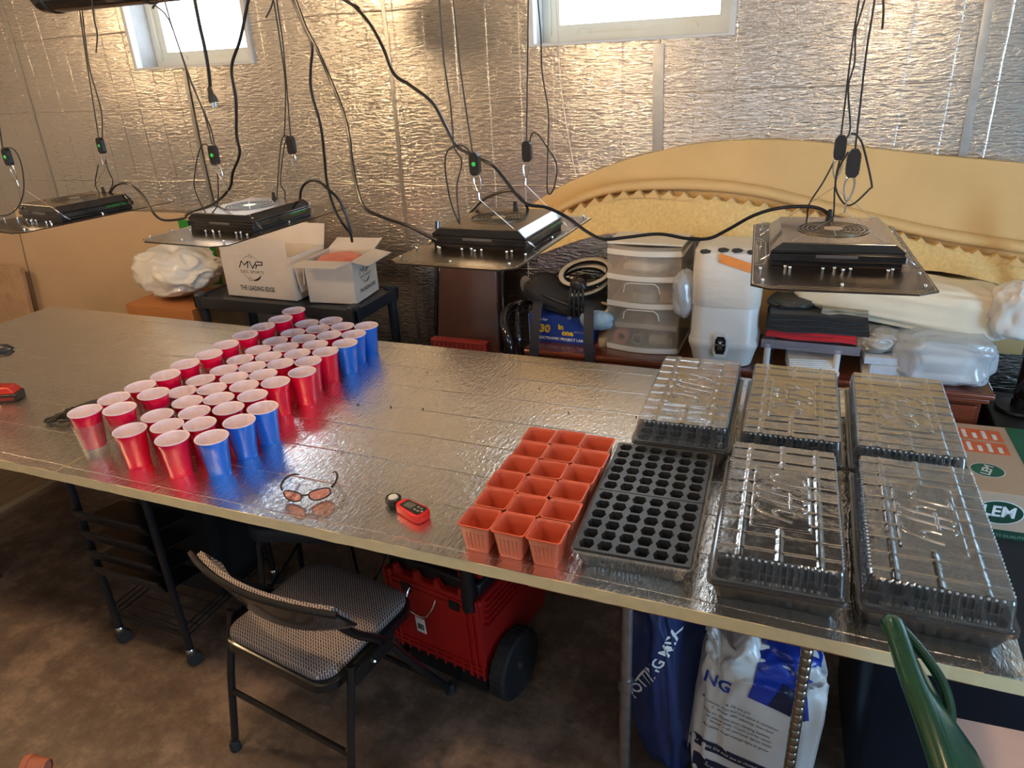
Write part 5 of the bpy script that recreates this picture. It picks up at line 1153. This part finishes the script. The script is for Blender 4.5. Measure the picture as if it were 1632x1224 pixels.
folding_chair('black folding chair with patterned fabric seat in front of the table', (-1.085, .045, 0), rad(-8.6))
sc_ = thing('padded_stool', 'dark padded stool tucked deep under the table behind the folding chair', 'stool', (-1.42, .50, 0), rad(15))
mb = MB(); ringmesh(mb, [(rrect(.40*r_, .36*r_, .07, 6), z) for r_, z in ((.95, .43), (1, .435), (1, .47), (.94, .485), (.5, .49))], True, True); mb.build('seat', mat('stool_navy', (.012, .018, .028), .5), sc_, ang=50)
for sx in (-1, 1):
    for sy in (-1, 1): MB().tube([(sx*.20, sy*.18, 0), (sx*.16, sy*.14, .429)], .011, 10).build('leg', FRB, sc_)
    MB().tube([(sx*.185, -.165, .17), (sx*.185, .165, .17)], .007, 8).build('stretcher', FRB, sc_)
# dark wheeled storage cart
ct = thing('storage_cart', 'black wheeled cart with tilted bins and wire basket under the table', 'cart', (0, 0, 0))
CX0, CX1, CY0, CY1 = -2.075, -1.74, .10, .55
for x in (CX0, CX1):
    for y in (CY0, CY1):
        MB().tube([(x, y, .07), (x, y, T-.07)], .013, 10).build('post', BLACK, ct)
        w1 = MB(); w1.X = Matrix.Translation((x+.012, y, .027)) @ Matrix.Rotation(rad(90), 4, 'Y') @ Matrix.Rotation(rad(25), 4, 'X'); w1.lathe([(0, -.012), (.024, -.012), (.027, -.006), (.027, .006), (.024, .012), (0, .012)], 18)
        cs = w1.build('caster', RUBBER, ct)
        MB().lathe([(.014, .046), (.016, .050), (.016, .060), (.013, .066)], 14, (x, y, 0), True).build('caster_ring', CHROME, cs)
for k, z in enumerate((.575, .495, .415, .345)):
    mb = MB(); y0 = CY0-.01
    a = [(CX0+.014, y0, z-.030), (CX1-.014, y0, z-.030), (CX1-.014, y0+.16, z-.060), (CX0+.014, y0+.16, z-.060)]
    mb.hexa(a, [(p[0], p[1], p[2]+.004) for p in a]); mb.hexa([(CX0+.014, y0-.004, z-.03), (CX1-.014, y0-.004, z-.03), (CX1-.014, y0, z-.03), (CX0+.014, y0, z-.03)], [(CX0+.014, y0-.022, z+.016), (CX1-.014, y0-.022, z+.016), (CX1-.014, y0-.016, z+.016), (CX0+.014, y0-.016, z+.016)])
    mb.tube([(CX0+.014, y0-.019, z+.016), (CX1-.014, y0-.019, z+.016)], .006, 8); mb.build('bin', BLACK, ct, smooth=False)
MB().box(CX0+.01, CX1-.01, CY0+.20, CY1-.02, .13, T-.1).build('side_panel', mat('cart_panel', (.010, .009, .009), .6), ct, smooth=False)
for i in range(9):
    y = CY0+.01+i*(CY1-CY0-.02)/8; MB().tube([(CX0, y, .115), (CX1, y, .115)], .0025, 6).build('basket_wire', BLACK, ct)
for i in range(3):
    for (xx, ya, xb_, yb) in ((CX0, CY0, CX0, CY1), (CX1, CY0, CX1, CY1), (CX0, CY0, CX1, CY0), (CX0, CY1, CX1, CY1)): MB().tube([(xx, ya, .115+i*.022), (xb_, yb, .115+i*.022)], .003, 6).build('basket_wire', BLACK, ct)
# red wheeled tool chest
tb = thing('tool_chest', 'red wheeled tool chest with black lids under the table', 'tool box', (-.86, .285, 0), rad(-9.5))
mb = MB(); W_, D_3 = .185, .40; z0, z1 = .115, .425
mb.hexa([(-W_+.02, 0.012, z0), (W_-.01, 0.012, z0), (W_-.01, D_3, z0), (-W_+.02, D_3, z0)], [(-W_, 0, z1), (W_, 0, z1), (W_+.02, D_3+.03, z1), (-W_, D_3+.03, z1)]); mb.build('chest_body', REDT, tb, smooth=False, bevel=.008)
for x in (-W_+.012, -W_+.03, W_-.055, W_-.030, W_-.006): MB().hexa([(x-.004+(.01 if x < 0 else 0), .004, z0), (x+.004+(.01 if x < 0 else 0), .004, z0), (x+.004, .02, z0), (x-.004, .02, z0)], [(x-.004, -.009, z1+.01), (x+.004, -.009, z1+.01), (x+.004, .005, z1+.01), (x-.004, .005, z1+.01)]).build('rib', REDT, tb, smooth=False)
for z, h_ in ((z1-.05, .012), (z1-.025, .010), (z0+.02, .010), (z0+.04, .008)): MB().box(-W_+.002, W_-.002, -.004+(z1-z)*.03, .004+(z1-z)*.03, z, z+h_).build('rib', REDT, tb, smooth=False)
for q in range(5): MB().box(W_+.002, W_+.014, .02+q*.001, .20, z1-.10+q*.022, z1-.093+q*.022).build('rib', REDT, tb, smooth=False)
for q in range(9): MB().box(-W_+.03+q*.036, -W_+.035+q*.036, .004, .012, z0+.002, z0+.05).build('rib', REDT, tb, smooth=False)
for x in (-.11, .075): MB().box(x, x+.038, -.0055, .0, z1-.055, z1-.022).build('latch_pocket', BLACK, tb, smooth=False)
mb = MB(); mb.tube(spline([(-.075, -.006, z1-.035), (-.075, -.022, z1-.05), (-.068, -.030, z1-.09), (-.035, -.033, z1-.105), (.0, -.033, z1-.10), (.022, -.026, z1-.07), (.028, -.010, z1-.04)], 5), .0032, 8); mb.build('wire_handle', CHROME, tb)
tg_ = MB(); tg_.slab(lambda u, v: (-.035+.036*u, -.036-.004*v, z1-.165+.060*v), (0, -.001, 0), 2, 2); tg = tg_.build('paper_tag', WINK, tb, smooth=False)
for q in range(6): MB().box(-.028+q*.0042, -.026+q*.0042, -.0405, -.0395, z1-.150, z1-.128).build('barcode', INK, tg, smooth=False)
for x in (-.14, -.06, .02, .11): MB().hexa([(x, -.002, z1), (x+.03, -.002, z1), (x+.03, .02, z1), (x, .02, z1)], [(x+.006, -.004, z1+.035), (x+.018, -.004, z1+.035), (x+.018, .01, z1+.035), (x+.006, .01, z1+.035)]).build('catch', REDT, tb, smooth=False)
MB().box(-W_+.01, W_-.01, .02, D_3, z1+.001, z1+.05).build('black_lid', BLACK, tb, bevel=.01)
MB().box(-W_+.02, W_-.015, .04, D_3, z1+.051, T-.075).build('upper_case', REDT, tb, bevel=.01)
MB().box(.10, .13, .022, .04, z1+.052, z1+.11).build('latch', REDT, tb, bevel=.003)
MB().tube([(W_-.035, .0, z1-.03), (W_-.035, .005, T-.055)], .022, 14).build('handle_tube', BLACK, tb)
for sx in (1, -1):
    cx_ = W_+.035 if sx > 0 else -W_-.02
    mb = MB(); mb.X = Matrix.Translation((cx_, .115, .115)) @ Matrix.Rotation(rad(90), 4, 'Y'); mb.lathe([(0, -.024), (.085, -.024), (.106, -.028), (.115, -.020), (.115, .020), (.106, .028), (.085, .024), (.03, .020), (0, .020)], 36)
    wh = mb.build('wheel', RUBBER, tb)
    mb = MB(); mb.X = Matrix.Translation((cx_, .115, .115)) @ Matrix.Rotation(rad(90), 4, 'Y')
    for q in range(30):
        a = q*2*pi/30; mb.X = Matrix.Translation((cx_, .115, .115)) @ Matrix.Rotation(a, 4, 'X'); mb.box(-.022, .022, -.004, .004, .112, .1165)
    mb.build('tread', RUBBER, wh, smooth=False)
    mb = MB(); mb.X = Matrix.Translation((cx_+sx*.022, .115, .115)) @ Matrix.Rotation(rad(90), 4, 'Y'); mb.lathe([(0, -.006), (.012, -.005), (.012, .005), (0, .006)], 12); mb.build('axle_cap', CHROME, wh)
MB().box(-W_+.04, W_-.02, .03, .30, .03, .114).build('axle_block', BLACK, tb, smooth=False, bevel=.006)
# potting mix bags
def pbag(name, label, c, r, m, seed, rx=0, ry=0, rz=0, nz=.05, sq=.55):
    R3 = Matrix.Rotation(rz, 3, 'Z') @ Matrix.Rotation(rx, 3, 'X') @ Matrix.Rotation(ry, 3, 'Y')
    t = thing(name, label, 'bag', c, 0)
    o = bag('sack', None, (0, 0, 0), r, m, seed, nz, sq, 56, lambda v: tuple(R3 @ Vector(v)), folds=.55); o.parent = t
    return t, o, R3
SACKB = mat('sack_blue', (.012, .028, .115), .35, var=.15, nscale=6, coat=.2); SACKW = mat('sack_white', (.62, .60, .58), .32, var=.06, nscale=6, coat=.3)
SACKP = mat('sack_print_blue', (.010, .035, .30), .35, coat=.2); SACKD = mat('sack_print_navy', (.012, .016, .045), .4)
bt, bo, R3 = pbag('potting_soil_bag', 'dark blue bag of potting mix leaning beside the steel table leg', (-.115, .36, .325), (.085, .16, .33), SACKB, 61, 0, rad(-9), rad(-24), nz=.07)
def artwork(name, fn_mb, target, par, direction, m, off=.0022):
    mb = project(fn_mb, target, direction, off); return mb.build(name, m, par, smooth=False)
def text_art(s, size, centre, xd, yd, **k):
    v, f = text_data(s, size, **k); b_ = MB(); b_.X = frame(centre, xd, yd); b_.add(v, f); return b_
dirv = (.35, 1, -.25)
artwork('lettering', text_art('POTTING MIX', .044, (-.025, -.3, .07), (.42, 0, .90), (-.90, 0, .42), bold=.0008), bo, bt, (-.1, 1, -.1), WINK)
wt_, wo, R3 = pbag('open_soil_bag', 'open white and blue potting soil bag with crumpled top under the table', (.105, .315, .245), (.160, .130, .255), SACKW, 73, 0, rad(4), rad(4), .065, .5)
D = (-.1, 1, -.45)
def patch(poly, n=14, xd=(1, 0, 0), yd=(0, 0, 1), c=(0, -.3, 0)):
    (ax, ay), (bx_, by), (cx_, cy2), (dx, dy) = poly; b_ = MB(); b_.X = frame(c, xd, yd)
    b_.grid(lambda u, v: (ax*(1-u)*(1-v)+bx_*u*(1-v)+cx_*u*v+dx*(1-u)*v, ay*(1-u)*(1-v)+by*u*(1-v)+cy2*u*v+dy*(1-u)*v, 0), n, n); return b_
artwork('blue_print', patch([(.0, .13), (.15, .09), (.13, .21), (.02, .23)], c=(0, -.3, .1)), wo, wt_, D, SACKP)
artwork('navy_print', patch([(.05, .12), (.14, .09), (.13, .17), (.08, .19)], c=(0, -.3, .1)), wo, wt_, D, SACKD, .0034)
artwork('caution_band', patch([(-.15, -.075), (.15, -.145), (.15, -.115), (-.14, -.042)], c=(0, -.3, .1), n=20), wo, wt_, D, SACKD)
artwork('lower_print', patch([(-.16, -.30), (.15, -.33), (.15, -.175), (-.15, -.105)], c=(0, -.3, .1), n=20), wo, wt_, D, SACKD)
artwork('caution_text', text_art('CAUTION: Do not use in closed areas. Keep bag', .0135, (-.005, -.3, .1-.092), (1, 0, -.23), (.23, 0, 1)), wo, wt_, D, WINK, .0034)
LN = ['A. Fill the pot', 'B. Loosen root ball and place in container', 'C. Water after planting, then feed', 'Use for flower pots, hanging baskets', 'or raised beds. Check soil for water', 'Water well, and keep lightly moist', 'All plants need enough light to grow']
for q, s_ in enumerate(LN): artwork('body_text', text_art(s_, .0115, (-.02+.006*(q % 3), -.3, .1+.085-q*.0165), (1, 0, -.23), (.23, 0, 1)), wo, wt_, D, INK, .0030)
artwork('white_lines', text_art('this product is made of bark, peat and perlite', .010, (-.0, -.3, -.06), (1, 0, -.2), (.2, 0, 1)), wo, wt_, D, WINK, .0034)
o = bag('bag_mouth', None, (-.055, -.02, .205), (.085, .075, .06), SACKW, 81, .20, .8, 34, lambda v: (v[0], v[1], v[2]+.03*sin(v[0]*60))); o.parent = wt_
o = bag('mouth_fold', None, (.055, -.015, .205), (.085, .08, .055), SACKP, 85, .18, .8, 34); o.parent = wt_
artwork('side_letters', text_art('NG', .045, (-.075, -.3, .23), (1, 0, -.2), (.2, 0, 1), bold=.001), wo, wt_, (-.1, 1, -.35), SACKP, .004)
# navy tote
nt = thing('navy_tote', 'large dark navy storage tote under the right end of the table', 'tote', (.60, .58, 0), .05)
mb = MB(); lv = [(rrect(.56*r_, .50*r_, .05, 5), z) for r_, z in ((.86, 0), (.88, .01), (.97, .50), (1.0, .51), (1.0, .535), (.97, .537))]
ringmesh(mb, lv, True, True); mb.build('tub', NAVY, nt, ang=40)
mb = MB(); lv = [(rrect(.57*r_, .51*r_, .05, 5), z) for r_, z in ((1.0, .538), (1.02, .540), (1.02, .555), (.98, .565), (.90, .560))]
ringmesh(mb, lv, True, True); mb.build('lid', NAVY, nt, ang=40)
for sx in (-1, 1): MB().box(sx*.285-.012, sx*.285+.012, -.08, .08, .46, .48).build('handle', NAVY, nt, bevel=.004)
# green resin chair at the lower right
gc = thing('green_chair', 'dark green resin chair back at the lower right corner', 'chair', (0, 0, 0))
gr = [tuple(at_z(1424, 997, .115)), tuple(at_z(1450, 1075, .112)), tuple(at_z(1478, 1150, .106)), tuple(at_z(1503, 1224, .095)), tuple(at_z(1522, 1300, .08)), tuple(at_z(1532, 1350, .06))]
gr0 = [None, (gr[0][0]+.001, gr[0][1]+.006, gr[0][2]-.022)]
rail = spline(gr, 6)
MB().tube(spline(gr0[1:]+gr, 6), .019, 14).build('top_rail', GREENP, gc)
def gpan(u, v):
    i = u*(len(rail)-1); i0 = min(int(i), len(rail)-2); f_ = i-i0; p = Vector(rail[i0])*(1-f_)+Vector(rail[i0+1])*f_
    return (p.x+.012+.055*sin(min(1, v*2.2)*pi*.5)*min(1, u*3+.15)+.13*v, p.y+.02*v, p.z-.30*v)
mb = MB(); mb.slab(gpan, (-.008, 0, 0), 24, 10); mb.build('back_panel', GREENP, gc, ang=60)
mb = MB(); lip = [tuple(Vector(at_y(px_, py_, -.055-q*.035))) for q, (px_, py_) in enumerate(((1437, 1002), (1470, 1040), (1500, 1085), (1514, 1130), (1512, 1165), (1503, 1195)))]
mb.tube(spline(lip, 5), .009, 10); mb.build('inner_lip', GREENP, gc)
x0, y0 = .46, -.24
mb = MB(); mb.slab(lambda u, v: (.52+.38*u, -.46+.52*v, .405+.012*sin(u*pi)), (0, 0, -.012), 8, 8); mb.build('seat', GREENP, gc)
for (lx, ly) in ((.56, -.42), (.56, .02), (.88, -.42), (.88, .02)):
    MB().tube([(lx, ly, .0), (lx, ly, .42)], [.018, .022], 10).build('leg', GREENP, gc)
MB().tube(spline([gr[-1], (gr[-1][0]+.06, gr[-1][1]-.02, T-.14), (.54, -.44, .40)], 5), .018, 10).build('side_post', GREENP, gc)
cb = thing('pinkish_carton', 'flat pinkish-brown cardboard carton standing on the green chair seat', 'box', (.70, -.02, .4205), .05)
MB().box(-.19, .26, -.25, .245, 0, .045).build('box_body', CARDP, cb, smooth=False, bevel=.002)
# reddish clay pot at the bottom left
pt = at_z(62, 1228, -.78)
cp = thing('clay_pot', 'small reddish-brown clay pot lying on the floor at the bottom left', 'pot', (pt[0], pt[1], .035), rad(200))
mb = MB(); mb.X = Matrix.Rotation(rad(90), 4, 'Y'); mb.lathe([(.020, -.035), (.024, -.036), (.031, .015), (.035, .016), (.035, .034), (.031, .034), (.028, .014), (.019, -.030), (0, -.030)], 24); mb.build('pot_body', mat('clay', (.42, .13, .07), .7), cp)
